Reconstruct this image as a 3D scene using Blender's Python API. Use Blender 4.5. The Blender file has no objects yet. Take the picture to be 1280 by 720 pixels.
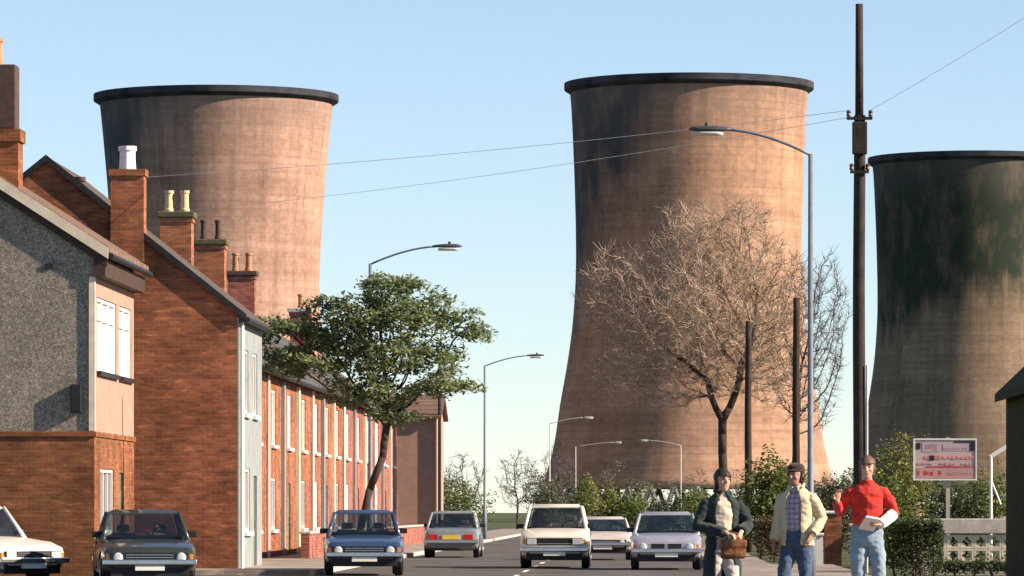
import bpy, bmesh, math, random
from mathutils import Vector, Matrix, noise
from mathutils.kdtree import KDTree
random.seed(11)
R = math.radians
scene = bpy.context.scene
C = scene.collection
T = 170/6000            # the street runs very slightly to the right of straight ahead
ROT = -math.atan(T)
EYE = 1.35
def P(a, d, z=0.0):     # a metres right of the street line through the viewer, d metres along it
    return Vector((a + T*d, d, z))

# ------------------------------------------------------------------ materials
def newmat(name):
    m = bpy.data.materials.new(name); m.use_nodes = True
    nt = m.node_tree
    return m, nt, nt.nodes, nt.links, nt.nodes['Principled BSDF']
def N(nt, t, **kw):
    n = nt.nodes.new(t)
    for k, v in kw.items(): setattr(n, k, v)
    return n
def ramp(nt, stops):
    r = N(nt, 'ShaderNodeValToRGB')
    e = r.color_ramp.elements
    while len(e) < len(stops): e.new(0.5)
    for i, (p, c) in enumerate(stops):
        e[i].position = p; e[i].color = (*c, 1) if len(c) == 3 else c
    return r
def mixc(nt, fac, a, b, mode='MIX'):
    m = N(nt, 'ShaderNodeMix', data_type='RGBA', blend_type=mode)
    for s, v in ((0, fac), (6, a), (7, b)):
        if hasattr(v, 'is_linked'): nt.links.new(v, m.inputs[s])
        else: m.inputs[s].default_value = v if s == 0 else (*v, 1)
    return m.outputs[2]
def mathn(nt, op, a, b=None, c=None):
    m = N(nt, 'ShaderNodeMath', operation=op)
    for i, v in enumerate((a, b, c)):
        if v is None: continue
        if hasattr(v, 'is_linked'): nt.links.new(v, m.inputs[i])
        else: m.inputs[i].default_value = v
    return m.outputs[0]
def coords(nt): return N(nt, 'ShaderNodeTexCoord').outputs['Object']
def noisen(nt, vec, scale, detail=6, rough=0.6):
    n = N(nt, 'ShaderNodeTexNoise'); n.inputs['Scale'].default_value = scale
    n.inputs['Detail'].default_value = detail; n.inputs['Roughness'].default_value = rough
    if vec is not None: nt.links.new(vec, n.inputs['Vector'])
    return n.outputs['Fac']
def bump(nt, bsdf, h, strength=0.4, dist=0.02):
    b = N(nt, 'ShaderNodeBump'); b.inputs['Strength'].default_value = strength; b.inputs['Distance'].default_value = dist
    nt.links.new(h, b.inputs['Height']); nt.links.new(b.outputs[0], bsdf.inputs['Normal'])
def mottled(name, c, var=0.25, scale=6, rough=0.8, spec=0.3, metal=0.0, bmp=0.0, c2=None, bscale=None):
    m, nt, nn, L, b = newmat(name)
    v = coords(nt)
    f = noisen(nt, v, scale)
    lo = tuple(x*(1-var) for x in c); hi = tuple(min(1, x*(1+var)) for x in c) if c2 is None else c2
    r = ramp(nt, [(0.3, lo), (0.7, hi)]); L.new(f, r.inputs[0]); L.new(r.outputs[0], b.inputs['Base Color'])
    b.inputs['Roughness'].default_value = rough; b.inputs['Specular IOR Level'].default_value = spec; b.inputs['Metallic'].default_value = metal
    if bmp: bump(nt, b, noisen(nt, v, bscale or scale*4), bmp)
    return m
def ramp_f(nt, v, a, b):
    mr = N(nt, 'ShaderNodeMapRange'); mr.inputs['From Min'].default_value = a; mr.inputs['From Max'].default_value = b
    nt.links.new(v, mr.inputs['Value']); return mr.outputs[0]
def brickmat(name, c1, c2, mortar, bw=0.225, bh=0.075):
    m, nt, nn, L, b = newmat(name)
    v = coords(nt); s = N(nt, 'ShaderNodeSeparateXYZ'); L.new(v, s.inputs[0])
    u = mathn(nt, 'ADD', s.outputs[0], s.outputs[1])
    cb = N(nt, 'ShaderNodeCombineXYZ'); L.new(u, cb.inputs[0]); L.new(s.outputs[2], cb.inputs[1])
    br = N(nt, 'ShaderNodeTexBrick'); L.new(cb.outputs[0], br.inputs['Vector'])
    br.inputs['Scale'].default_value = 1; br.inputs['Brick Width'].default_value = bw; br.inputs['Row Height'].default_value = bh
    br.inputs['Mortar Size'].default_value = 0.009; br.inputs['Mortar Smooth'].default_value = 0.2; br.inputs['Bias'].default_value = 0.0
    br.inputs['Color1'].default_value = (*c1, 1); br.inputs['Color2'].default_value = (*c2, 1); br.inputs['Mortar'].default_value = (*mortar, 1)
    big = noisen(nt, v, 0.8, 5); r = ramp(nt, [(0.3, (0.5, 0.48, 0.46)), (0.65, (1.15, 1.1, 1.05))]); L.new(big, r.inputs[0])
    mid = noisen(nt, cb.outputs[0], 6, 4)
    # individual burnt and pale courses
    mp = N(nt, 'ShaderNodeMapping'); mp.inputs['Scale'].default_value = (2.2, 9, 1); L.new(cb.outputs[0], mp.inputs[0])
    st = noisen(nt, mp.outputs[0], 1.0, 3); r2 = ramp(nt, [(0.34, (0.55, 0.5, 0.5)), (0.5, (1, 1, 1)), (0.60, (1.15, 1.1, 1.1)), (0.70, (2.3, 2.1, 1.9))]); L.new(st, r2.inputs[0])
    col = mixc(nt, 1.0, br.outputs['Color'], r.outputs[0], 'MULTIPLY')
    col = mixc(nt, 0.65, col, r2.outputs[0], 'MULTIPLY')
    L.new(col, b.inputs['Base Color']); b.inputs['Roughness'].default_value = 0.9; b.inputs['Specular IOR Level'].default_value = 0.2
    h = mathn(nt, 'SUBTRACT', mid, br.outputs['Fac']); bump(nt, b, h, 0.5, 0.012)
    return m
def tilemat(name, c):
    m, nt, nn, L, b = newmat(name)
    v = coords(nt); s = N(nt, 'ShaderNodeSeparateXYZ'); L.new(v, s.inputs[0])
    cb = N(nt, 'ShaderNodeCombineXYZ'); L.new(s.outputs[1], cb.inputs[0]); L.new(mathn(nt, 'MULTIPLY', s.outputs[2], 1.6), cb.inputs[1])
    br = N(nt, 'ShaderNodeTexBrick'); L.new(cb.outputs[0], br.inputs['Vector']); br.inputs['Scale'].default_value = 1
    br.inputs['Brick Width'].default_value = 0.28; br.inputs['Row Height'].default_value = 0.28; br.inputs['Mortar Size'].default_value = 0.018
    br.inputs['Color1'].default_value = (*c, 1); br.inputs['Color2'].default_value = (*(x*0.7 for x in c), 1); br.inputs['Mortar'].default_value = (*(x*0.3 for x in c), 1)
    r = ramp(nt, [(0.35, (0.7, 0.7, 0.68)), (0.7, (1.1, 1.12, 1.0))]); L.new(noisen(nt, v, 1.2), r.inputs[0])
    L.new(mixc(nt, 1.0, br.outputs['Color'], r.outputs[0], 'MULTIPLY'), b.inputs['Base Color']); b.inputs['Roughness'].default_value = 0.85
    bump(nt, b, br.outputs['Fac'], -0.6, 0.02)
    return m
def pebblemat():
    m, nt, nn, L, b = newmat('pebbledash')
    v = coords(nt)
    vo = N(nt, 'ShaderNodeTexVoronoi'); vo.inputs['Scale'].default_value = 40; L.new(v, vo.inputs['Vector'])
    rr = N(nt, 'ShaderNodeSeparateColor'); L.new(vo.outputs['Color'], rr.inputs[0])
    r = ramp(nt, [(0.0, (0.14, 0.128, 0.115)), (0.4, (0.23, 0.212, 0.185)), (0.75, (0.29, 0.268, 0.23)), (1.0, (0.42, 0.385, 0.33))]); L.new(rr.outputs[0], r.inputs[0])
    r2 = ramp(nt, [(0.3, (0.65, 0.68, 0.68)), (0.7, (1.15, 1.1, 1.0))]); L.new(noisen(nt, v, 1.1, 8, 0.7), r2.inputs[0])
    r3 = ramp(nt, [(0.35, (0.86, 0.84, 0.84)), (0.65, (1.1, 1.1, 1.08))]); L.new(noisen(nt, v, 7, 4), r3.inputs[0])
    c = mixc(nt, 1, r.outputs[0], r2.outputs[0], 'MULTIPLY'); c = mixc(nt, 1, c, r3.outputs[0], 'MULTIPLY')
    L.new(c, b.inputs['Base Color']); b.inputs['Roughness'].default_value = 0.95; b.inputs['Specular IOR Level'].default_value = 0.1
    bump(nt, b, vo.outputs['Distance'], -0.7, 0.03)
    return m
def towermat(name, c, seed, stain_shade=None, lean=0.0, side=0.0, dark=(0.11, 0.10, 0.10)):
    m, nt, nn, L, b = newmat(name)
    v = coords(nt); s = N(nt, 'ShaderNodeSeparateXYZ'); L.new(v, s.inputs[0])
    u = mathn(nt, 'MULTIPLY', mathn(nt, 'ARCTAN2', s.outputs[1], s.outputs[0]), 16.0)
    z = s.outputs[2]
    cb = N(nt, 'ShaderNodeCombineXYZ'); L.new(u, cb.inputs[0]); L.new(z, cb.inputs[1]); cb.inputs[2].default_value = seed
    def stretched(sx, sy, det=6):
        mp = N(nt, 'ShaderNodeMapping'); mp.inputs['Scale'].default_value = (sx, sy, 1); L.new(cb.outputs[0], mp.inputs[0])
        return noisen(nt, mp.outputs[0], 1.0, det, 0.65)
    def lines(val, period, width):
        f = mathn(nt, 'FRACT', mathn(nt, 'DIVIDE', val, period))
        mr = N(nt, 'ShaderNodeMapRange', interpolation_type='SMOOTHSTEP'); mr.inputs['From Min'].default_value = width; mr.inputs['From Max'].default_value = 0.0
        L.new(mathn(nt, 'ABSOLUTE', mathn(nt, 'SUBTRACT', f, 0.5)), mr.inputs['Value']); return mr.outputs[0]
    lift = mathn(nt, 'MULTIPLY', lines(z, 1.05, 0.16), ramp_f(nt, stretched(0.12, 0.3, 5), 0.35, 0.7))
    vert = mathn(nt, 'MULTIPLY', lines(u, 2.1, 0.06), ramp_f(nt, stretched(0.2, 0.12, 5), 0.45, 0.75))
    r1 = ramp(nt, [(0.30, (0.66, 0.64, 0.64)), (0.5, (0.97, 0.96, 0.95)), (0.7, (1.14, 1.12, 1.08))]); L.new(stretched(0.8, 0.05), r1.inputs[0])    # rain streaks
    r2 = ramp(nt, [(0.35, (0.82, 0.78, 0.74)), (0.62, (1.10, 1.08, 1.05))]); L.new(stretched(0.03, 0.55, 5), r2.inputs[0])                         # lift bands
    r3 = ramp(nt, [(0.32, (0.68, 0.65, 0.64)), (0.65, (1.14, 1.12, 1.1))]); L.new(stretched(0.10, 0.10, 8), r3.inputs[0])                         # patches
    r4 = ramp(nt, [(0.35, (0.82, 0.80, 0.80)), (0.65, (1.14, 1.13, 1.12))]); L.new(stretched(1.3, 1.3, 3), r4.inputs[0])                          # shutter marks
    rgb = N(nt, 'ShaderNodeRGB'); rgb.outputs[0].default_value = (*c, 1); col = rgb.outputs[0]
    for r in (r1, r2, r3, r4): col = mixc(nt, 0.8, col, r.outputs[0], 'MULTIPLY')
    col = mixc(nt, mathn(nt, 'MULTIPLY', lift, 0.7), col, tuple(x*0.5 for x in c))
    col = mixc(nt, mathn(nt, 'MULTIPLY', vert, 0.65), col, tuple(x*0.5 for x in c))
    if stain_shade:
        # algae and soot at the top, plus flank shade painted in; ragged lower edge
        zlim, amp, cs = stain_shade
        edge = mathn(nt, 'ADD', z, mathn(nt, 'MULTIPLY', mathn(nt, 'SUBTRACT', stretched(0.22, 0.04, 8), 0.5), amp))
        # lean draws it lower on one flank; a large lean paints that flank's shade
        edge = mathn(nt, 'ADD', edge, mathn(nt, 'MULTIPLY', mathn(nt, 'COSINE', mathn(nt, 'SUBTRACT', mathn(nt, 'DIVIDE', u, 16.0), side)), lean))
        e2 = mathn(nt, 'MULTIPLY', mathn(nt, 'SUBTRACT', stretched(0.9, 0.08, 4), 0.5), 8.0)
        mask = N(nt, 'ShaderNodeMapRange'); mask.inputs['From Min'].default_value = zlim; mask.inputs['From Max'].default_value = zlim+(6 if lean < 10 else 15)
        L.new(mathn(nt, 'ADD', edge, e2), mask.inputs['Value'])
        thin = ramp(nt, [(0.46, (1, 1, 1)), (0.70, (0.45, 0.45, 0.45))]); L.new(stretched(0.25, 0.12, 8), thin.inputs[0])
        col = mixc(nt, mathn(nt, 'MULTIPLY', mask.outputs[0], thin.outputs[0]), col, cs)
    # soot washed down from under the rim
    sm = N(nt, 'ShaderNodeMapRange'); sm.inputs['From Min'].default_value = 50; sm.inputs['From Max'].default_value = 61
    L.new(mathn(nt, 'ADD', z, mathn(nt, 'MULTIPLY', mathn(nt, 'SUBTRACT', stretched(0.35, 0.04, 8), 0.62), 9)), sm.inputs['Value'])
    col = mixc(nt, mathn(nt, 'MULTIPLY', sm.outputs[0], 0.6), col, dark)
    L.new(col, b.inputs['Base Color']); b.inputs['Roughness'].default_value = 0.92; b.inputs['Specular IOR Level'].default_value = 0.15
    bump(nt, b, lift, -0.3, 0.08)
    return m
def leafmat(name, c1, c2, trans=0.3):
    m, nt, nn, L, b = newmat(name)
    g = N(nt, 'ShaderNodeNewGeometry'); r = ramp(nt, [(0.0, c1), (1.0, c2)])
    f = mathn(nt, 'ADD', mathn(nt, 'MULTIPLY', g.outputs['Random Per Island'], 0.55), mathn(nt, 'MULTIPLY', noisen(nt, coords(nt), 1.3, 3), 0.5))
    L.new(f, r.inputs[0]); L.new(r.outputs[0], b.inputs['Base Color']); b.inputs['Roughness'].default_value = 0.55; b.inputs['Specular IOR Level'].default_value = 0.35
    tr = N(nt, 'ShaderNodeBsdfTranslucent'); L.new(r.outputs[0], tr.inputs[0])
    mx = N(nt, 'ShaderNodeMixShader'); mx.inputs[0].default_value = trans; L.new(b.outputs[0], mx.inputs[1]); L.new(tr.outputs[0], mx.inputs[2])
    L.new(mx.outputs[0], nn['Material Output'].inputs[0])
    return m
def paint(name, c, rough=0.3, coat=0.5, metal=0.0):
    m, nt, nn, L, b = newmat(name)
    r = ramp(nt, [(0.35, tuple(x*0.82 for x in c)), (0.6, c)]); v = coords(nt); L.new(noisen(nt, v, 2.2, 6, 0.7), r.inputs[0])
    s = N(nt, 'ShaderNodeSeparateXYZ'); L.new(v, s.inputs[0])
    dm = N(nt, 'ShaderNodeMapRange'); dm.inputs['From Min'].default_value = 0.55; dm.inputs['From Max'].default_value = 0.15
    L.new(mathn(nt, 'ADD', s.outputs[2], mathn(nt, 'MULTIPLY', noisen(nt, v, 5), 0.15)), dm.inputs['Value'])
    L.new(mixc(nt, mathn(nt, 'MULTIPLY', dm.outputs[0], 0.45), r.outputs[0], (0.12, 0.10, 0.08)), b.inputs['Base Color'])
    b.inputs['Roughness'].default_value = rough; b.inputs['Coat Weight'].default_value = coat; b.inputs['Coat Roughness'].default_value = 0.08; b.inputs['Metallic'].default_value = metal
    return m
def fabric(name, c, var=0.2, check=None):
    m, nt, nn, L, b = newmat(name)
    v = coords(nt); f = noisen(nt, v, 9, 6)
    r = ramp(nt, [(0.3, tuple(x*(1-var) for x in c)), (0.7, tuple(min(1, x*(1+var)) for x in c))]); L.new(f, r.inputs[0])
    col = r.outputs[0]
    if check:
        s = N(nt, 'ShaderNodeSeparateXYZ'); L.new(v, s.inputs[0])
        for ax in (0, 2):
            w = mathn(nt, 'GREATER_THAN', mathn(nt, 'SINE', mathn(nt, 'MULTIPLY', s.outputs[ax], 105)), 0.55)
            col = mixc(nt, mathn(nt, 'MULTIPLY', w, 0.6), col, check)
    L.new(col, b.inputs['Base Color']); b.inputs['Roughness'].default_value = 0.9; b.inputs['Specular IOR Level'].default_value = 0.15
    b.inputs['Sheen Weight'].default_value = 0.15
    bump(nt, b, noisen(nt, v, 60, 3), 0.25, 0.004)
    return m

M = {}
M['brick'] = brickmat('orange_brick', (0.35, 0.132, 0.062), (0.24, 0.088, 0.045), (0.24, 0.15, 0.11))
M['brick_red'] = brickmat('red_brick', (0.34, 0.11, 0.08), (0.26, 0.075, 0.055), (0.28, 0.2, 0.16))
M['brick_brown'] = brickmat('brown_brick', (0.24, 0.095, 0.042), (0.20, 0.078, 0.035), (0.22, 0.12, 0.07))
M['pebble'] = pebblemat()
M['render_pink'] = mottled('peach_render', (0.36, 0.215, 0.165), 0.16, 2.5, 0.9, bmp=0.3, bscale=60)
M['render_white'] = mottled('pale_render', (0.22, 0.245, 0.25), 0.18, 2.0, 0.85, bmp=0.2, bscale=50)
M['cream'] = mottled('cream_paint', (0.62, 0.54, 0.42), 0.15, 5, 0.6)
M['white'] = mottled('white_paint', (0.70, 0.69, 0.67), 0.06, 4, 0.45)
M['black'] = mottled('black_paint', (0.018, 0.018, 0.02), 0.3, 8, 0.5)
M['soffit'] = mottled('dark_stained_wood', (0.05, 0.028, 0.02), 0.3, 6, 0.7)
M['tile_dark'] = tilemat('dark_roof_tiles', (0.10, 0.075, 0.065))
M['tile_brown'] = tilemat('brown_roof_tiles', (0.20, 0.12, 0.085))
M['slate'] = tilemat('grey_slates', (0.09, 0.09, 0.10))
M['curtain'] = mottled('net_curtain_behind_glass', (0.80, 0.80, 0.82), 0.08, 9, 0.12, 0.6)
M['blind'] = mottled('faded_blind_behind_glass', (0.45, 0.33, 0.24), 0.2, 5, 0.15, 0.6)
M['door_red'] = mottled('red_door_paint', (0.30, 0.04, 0.03), 0.2, 4, 0.4)
M['door_blue'] = mottled('blue_door_paint', (0.05, 0.10, 0.22), 0.2, 4, 0.4)
M['door_paint'] = mottled('door_paint', (0.10, 0.16, 0.10), 0.2, 4, 0.4)
m, nt, nn, L, b = newmat('window_glass'); b.inputs['Base Color'].default_value = (0.02, 0.025, 0.03, 1); b.inputs['Roughness'].default_value = 0.05; b.inputs['Specular IOR Level'].default_value = 0.9
M['glass'] = m
m, nt, nn, L, b = newmat('car_glass')
tr = N(nt, 'ShaderNodeBsdfTransparent'); tr.inputs[0].default_value = (0.70, 0.74, 0.74, 1)
gl = N(nt, 'ShaderNodeBsdfGlossy'); gl.inputs['Roughness'].default_value = 0.03
fr = N(nt, 'ShaderNodeLayerWeight'); fr.inputs[0].default_value = 0.5
frv = mathn(nt, 'ADD', mathn(nt, 'MULTIPLY', mathn(nt, 'POWER', fr.outputs['Facing'], 2.5), 0.6), 0.06)
mx = N(nt, 'ShaderNodeMixShader'); L.new(frv, mx.inputs[0]); L.new(tr.outputs[0], mx.inputs[1]); L.new(gl.outputs[0], mx.inputs[2]); L.new(mx.outputs[0], nn['Material Output'].inputs[0])
M['car_glass'] = m
M['clay'] = mottled('clay_pot', (0.42, 0.19, 0.10), 0.25, 8, 0.85)
M['buff_clay'] = mottled('buff_clay_pot', (0.62, 0.45, 0.26), 0.2, 8, 0.85)
M['white_pot'] = mottled('white_glazed_pot', (0.72, 0.72, 0.74), 0.12, 8, 0.5)
M['dark_pot'] = mottled('sooty_pot', (0.07, 0.045, 0.04), 0.3, 8, 0.9)
M['grey_pot'] = mottled('grey_cement', (0.20, 0.21, 0.20), 0.25, 5, 0.9)
M['moss'] = mottled('mossy_cement', (0.09, 0.085, 0.045), 0.35, 9, 0.95)
M['concrete'] = mottled('concrete', (0.42, 0.39, 0.35), 0.18, 5, 0.9, bmp=0.2)
M['rim'] = mottled('sooty_concrete', (0.034, 0.036, 0.046), 0.55, 0.35, 0.9, 0.15)
M['lamp_steel'] = mottled('painted_lamp_steel', (0.14, 0.165, 0.20), 0.15, 5, 0.5)
M['lamp_dark'] = mottled('dark_lamp_hood', (0.05, 0.055, 0.06), 0.2, 6, 0.5)
M['lamp_diff'] = mottled('lamp_diffuser', (0.55, 0.55, 0.52), 0.05, 6, 0.2)
M['lamp_conc'] = mottled('pale_concrete_post', (0.46, 0.45, 0.43), 0.12, 5, 0.8)
M['pole_wood'] = mottled('creosoted_pole', (0.030, 0.022, 0.019), 0.45, 5, 0.85, bmp=0.4)
M['ceramic'] = mottled('insulator_ceramic', (0.10, 0.06, 0.05), 0.1, 8, 0.2)
M['wire'] = mottled('weathered_wire', (0.5, 0.52, 0.54), 0.1, 3, 0.6)
M['bark_dark'] = mottled('dark_bark', (0.045, 0.034, 0.026), 0.4, 7, 0.95, bmp=0.5)
M['twig_tan'] = mottled('tan_twigs', (0.35, 0.27, 0.20), 0.3, 2.0, 0.85)
M['twig_grey'] = mottled('grey_twigs', (0.085, 0.075, 0.08), 0.3, 2.0, 0.85)
M['leaf_tree'] = leafmat('street_tree_leaves', (0.045, 0.085, 0.040), (0.36, 0.42, 0.20), 0.5)
M['leaf_dark'] = leafmat('dark_hedge_leaves', (0.018, 0.032, 0.012), (0.085, 0.12, 0.035))
M['leaf_mid'] = leafmat('mid_green_leaves', (0.04, 0.07, 0.016), (0.20, 0.24, 0.06))
M['leaf_yellow'] = leafmat('yellow_green_leaves', (0.06, 0.09, 0.018), (0.34, 0.34, 0.11))
M['leaf_brown'] = leafmat('brown_leaves', (0.05, 0.04, 0.022), (0.22, 0.15, 0.07))
M['leaf_grey'] = leafmat('grey_green_leaves', (0.05, 0.06, 0.035), (0.22, 0.22, 0.13))
M['petal'] = leafmat('pink_petals', (0.55, 0.25, 0.28), (0.8, 0.55, 0.55))
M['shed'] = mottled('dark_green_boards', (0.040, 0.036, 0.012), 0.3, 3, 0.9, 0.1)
M['tyre'] = mottled('tyre_rubber', (0.018, 0.018, 0.018), 0.2, 9, 0.85)
M['chrome'] = mottled('worn_chrome', (0.62, 0.62, 0.63), 0.1, 9, 0.25, metal=1.0)
M['hub'] = mottled('wheel_steel', (0.35, 0.35, 0.36), 0.15, 9, 0.4, metal=0.7)
M['seat_cloth'] = mottled('seat_cloth', (0.20, 0.16, 0.12), 0.2, 8, 0.9)
M['plastic'] = mottled('black_plastic', (0.015, 0.015, 0.017), 0.2, 9, 0.55)
M['lens'] = mottled('headlight_lens', (0.50, 0.52, 0.52), 0.15, 30, 0.1, 0.7)
M['amber'] = mottled('amber_lens', (0.6, 0.2, 0.02), 0.1, 30, 0.2)
M['redlens'] = mottled('red_lens', (0.45, 0.02, 0.02), 0.1, 30, 0.2)
M['plate_w'] = mottled('white_plate', (0.72, 0.72, 0.68), 0.05, 9, 0.5)
M['plate_y'] = mottled('yellow_plate', (0.70, 0.50, 0.06), 0.05, 9, 0.5)
M['skin'] = mottled('skin', (0.50, 0.29, 0.21), 0.12, 12, 0.55)
M['skin_b'] = mottled('tanned_skin', (0.36, 0.20, 0.145), 0.12, 12, 0.55)
M['lip'] = mottled('lips', (0.34, 0.13, 0.11), 0.1, 12, 0.5)
M['eye'] = mottled('eyes', (0.03, 0.025, 0.02), 0.1, 12, 0.2)
M['hair_dark'] = mottled('dark_hair', (0.025, 0.018, 0.014), 0.4, 40, 0.6)
M['hair_fair'] = mottled('fair_hair', (0.13, 0.075, 0.05), 0.3, 40, 0.6)
M['hair_grey'] = mottled('grey_hair', (0.36, 0.30, 0.27), 0.3, 40, 0.6)
M['c_coat'] = fabric('dark_green_cloth', (0.022, 0.034, 0.032), 0.3)
M['c_cream'] = fabric('cream_cloth', (0.52, 0.46, 0.31), 0.12)
M['c_shirt'] = fabric('beige_cloth', (0.56, 0.47, 0.38), 0.12)
M['c_check'] = fabric('checked_cloth', (0.40, 0.36, 0.42), 0.1, (0.13, 0.13, 0.19))
M['c_red'] = fabric('red_knit', (0.48, 0.035, 0.025), 0.25)
M['c_jean'] = fabric('blue_denim', (0.055, 0.085, 0.15), 0.3)
M['c_jean_l'] = fabric('faded_denim', (0.20, 0.27, 0.34), 0.25)
M['c_trouser'] = fabric('pale_trouser', (0.42, 0.40, 0.38), 0.15)
M['c_hat'] = fabric('dark_felt', (0.03, 0.022, 0.02), 0.2)
M['c_cap'] = fabric('dusty_pink_wool', (0.42, 0.30, 0.28), 0.2)
M['leather'] = mottled('brown_leather', (0.13, 0.052, 0.02), 0.3, 9, 0.5)
M['shoe'] = mottled('shoe_leather', (0.03, 0.02, 0.016), 0.2, 9, 0.4)
M['paper'] = mottled('white_paper', (0.75, 0.68, 0.65), 0.06, 9, 0.8)
M['c_white'] = fabric('white_cotton', (0.72, 0.70, 0.66), 0.08)
M['sign_white'] = mottled('sign_board', (0.46, 0.36, 0.34), 0.10, 6, 0.5)
M['sign_red'] = mottled('sign_red', (0.42, 0.06, 0.07), 0.15, 9, 0.5)
M['sign_pink'] = mottled('faded_sign_red', (0.60, 0.24, 0.24), 0.15, 9, 0.5)
M['sign_lilac'] = mottled('sign_lilac', (0.42, 0.34, 0.39), 0.12, 9, 0.5)
M['sign_pale_red'] = mottled('sign_pale_red', (0.48, 0.26, 0.23), 0.15, 5, 0.5)
M['sign_dull'] = mottled('sign_dull_red', (0.38, 0.22, 0.23), 0.2, 9, 0.5)
M['sign_black'] = mottled('sign_black', (0.025, 0.02, 0.03), 0.15, 9, 0.5)
M['asphalt'] = mottled('asphalt', (0.085, 0.082, 0.078), 0.4, 0.6, 0.9, bmp=0.3, bscale=80)
M['paving'] = brickmat('paving_slabs', (0.33, 0.30, 0.27), (0.28, 0.26, 0.235), (0.14, 0.13, 0.12), 0.9, 0.6)
M['grass'] = mottled('rough_grass', (0.055, 0.07, 0.02), 0.5, 0.35, 0.95, bmp=0.5, bscale=12)
M['marking'] = mottled('road_paint', (0.62, 0.61, 0.57), 0.2, 6, 0.8)

# ------------------------------------------------------------------ mesh helpers
def link(name, bm, m, parent=None, loc=None, rot=None, smooth=False, matrix=None):
    bmesh.ops.recalc_face_normals(bm, faces=bm.faces)
    me = bpy.data.meshes.new(name); bm.to_mesh(me); bm.free()
    return link_me(name, me, m, parent, loc, rot, smooth)
def link_me(name, me, m, parent=None, loc=None, rot=None, smooth=False):
    me.materials.clear(); me.materials.append(M[m] if isinstance(m, str) else m)
    if smooth:
        for p in me.polygons: p.use_smooth = True
    o = bpy.data.objects.new(name, me); C.objects.link(o)
    if parent: o.parent = parent
    if loc is not None: o.location = loc
    if rot is not None: o.rotation_euler = rot
    return o
def tag(o, label=None, cat=None, group=None, kind=None):
    if label: o['label'] = label
    if cat: o['category'] = cat
    if group: o['group'] = group
    if kind: o['kind'] = kind
    return o
def thing(name, label, cat, loc, rz=0.0, group=None):
    o = bpy.data.objects.new(name, None); C.objects.link(o); o.empty_display_size = 0.3
    o.location = loc; o.rotation_euler = (0, 0, rz)
    return tag(o, label, cat, group)
def copy_tree(o, parent=None):
    c = o.copy(); C.objects.link(c)
    if parent: c.parent = parent
    for ch in list(o.children): copy_tree(ch, c)
    return c
def box(bm, x0, x1, y0, y1, z0, z1, bev=0.0):
    vs = [bm.verts.new((x, y, z)) for x in (x0, x1) for y in (y0, y1) for z in (z0, z1)]
    fs = [bm.faces.new([vs[i] for i in f]) for f in ((0,1,3,2),(4,6,7,5),(0,4,5,1),(2,3,7,6),(0,2,6,4),(1,5,7,3))]
    if bev:
        es = list({e for f in fs for e in f.edges})
        bmesh.ops.bevel(bm, geom=es, offset=bev, segments=2, affect='EDGES', profile=0.5)
def bx(*a, bev=0.0):
    bm = bmesh.new(); box(bm, *a, bev=bev); return bm
def ring_loft(bm, rings, close=True, cap=True):
    rv = [[bm.verts.new(p) for p in r] for r in rings]
    n = len(rv[0])
    for a, b in zip(rv, rv[1:]):
        for i in range(n if close else n-1):
            j = (i+1) % n
            bm.faces.new((a[i], a[j], b[j], b[i]))
    if cap and close:
        bm.faces.new(rv[0][::-1]); bm.faces.new(rv[-1])
    return rv
def frame(d):
    d = d.normalized()
    u = d.cross(Vector((0, 0, 1)))
    if u.length < 1e-3: u = d.cross(Vector((0, 1, 0)))
    u.normalize(); return d, u, d.cross(u).normalized()
def tube(bm, pts, rad, n=8, cap=True):
    pts = [Vector(p) for p in pts]
    if not hasattr(rad, '__len__'): rad = [rad]*len(pts)
    rings = []; u = None
    for i, p in enumerate(pts):
        d = (pts[min(i+1, len(pts)-1)] - pts[max(i-1, 0)]).normalized()
        if u is None: _, u, w = frame(d)
        u = (u - d*u.dot(d)).normalized(); w = d.cross(u)
        rings.append([p + (u*math.cos(2*math.pi*k/n) + w*math.sin(2*math.pi*k/n))*rad[i] for k in range(n)])
    ring_loft(bm, rings, cap=cap)
def tb(pts, rad, n=8):
    bm = bmesh.new(); tube(bm, pts, rad, n); return bm
def capsule(bm, pts, rad, n=12, flat=None):
    """tube with rounded ends; flat=(axis, factor) squashes the section along one axis"""
    pts = [Vector(p) for p in pts]
    d0 = (pts[0]-pts[1]).normalized(); d1 = (pts[-1]-pts[-2]).normalized()
    P2, R2 = [], []
    for k in (1.0, 0.8, 0.45): P2.append(pts[0]+d0*rad[0]*k); R2.append(rad[0]*max(0.08, math.sqrt(max(0, 1-k*k))))
    P2 += pts; R2 += list(rad)
    for k in (0.45, 0.8, 1.0): P2.append(pts[-1]+d1*rad[-1]*k); R2.append(rad[-1]*max(0.08, math.sqrt(max(0, 1-k*k))))
    rings = []; u = None
    for i, p in enumerate(P2):
        d = (P2[min(i+1, len(P2)-1)] - P2[max(i-1, 0)]).normalized()
        if u is None: _, u, w = frame(d)
        u = (u - d*u.dot(d)).normalized(); w = d.cross(u)
        ring = []
        for k in range(n):
            o = (u*math.cos(2*math.pi*k/n) + w*math.sin(2*math.pi*k/n))*R2[i]
            if flat: o = o - flat[0]*o.dot(flat[0])*(1-flat[1])
            ring.append(p+o)
        rings.append(ring)
    ring_loft(bm, rings)
def ellipse_loft(bm, secs, n=20):
    """secs: (z, cx, cy, rx, ry)"""
    rings = [[Vector((cx+rx*math.cos(2*math.pi*k/n), cy+ry*math.sin(2*math.pi*k/n), z)) for k in range(n)] for z, cx, cy, rx, ry in secs]
    ring_loft(bm, rings)
def lathe(bm, prof, n=24, c=(0, 0)):
    rings = [[Vector((c[0]+r*math.cos(2*math.pi*k/n), c[1]+r*math.sin(2*math.pi*k/n), z)) for k in range(n)] for z, r in prof]
    ring_loft(bm, rings)
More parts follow.
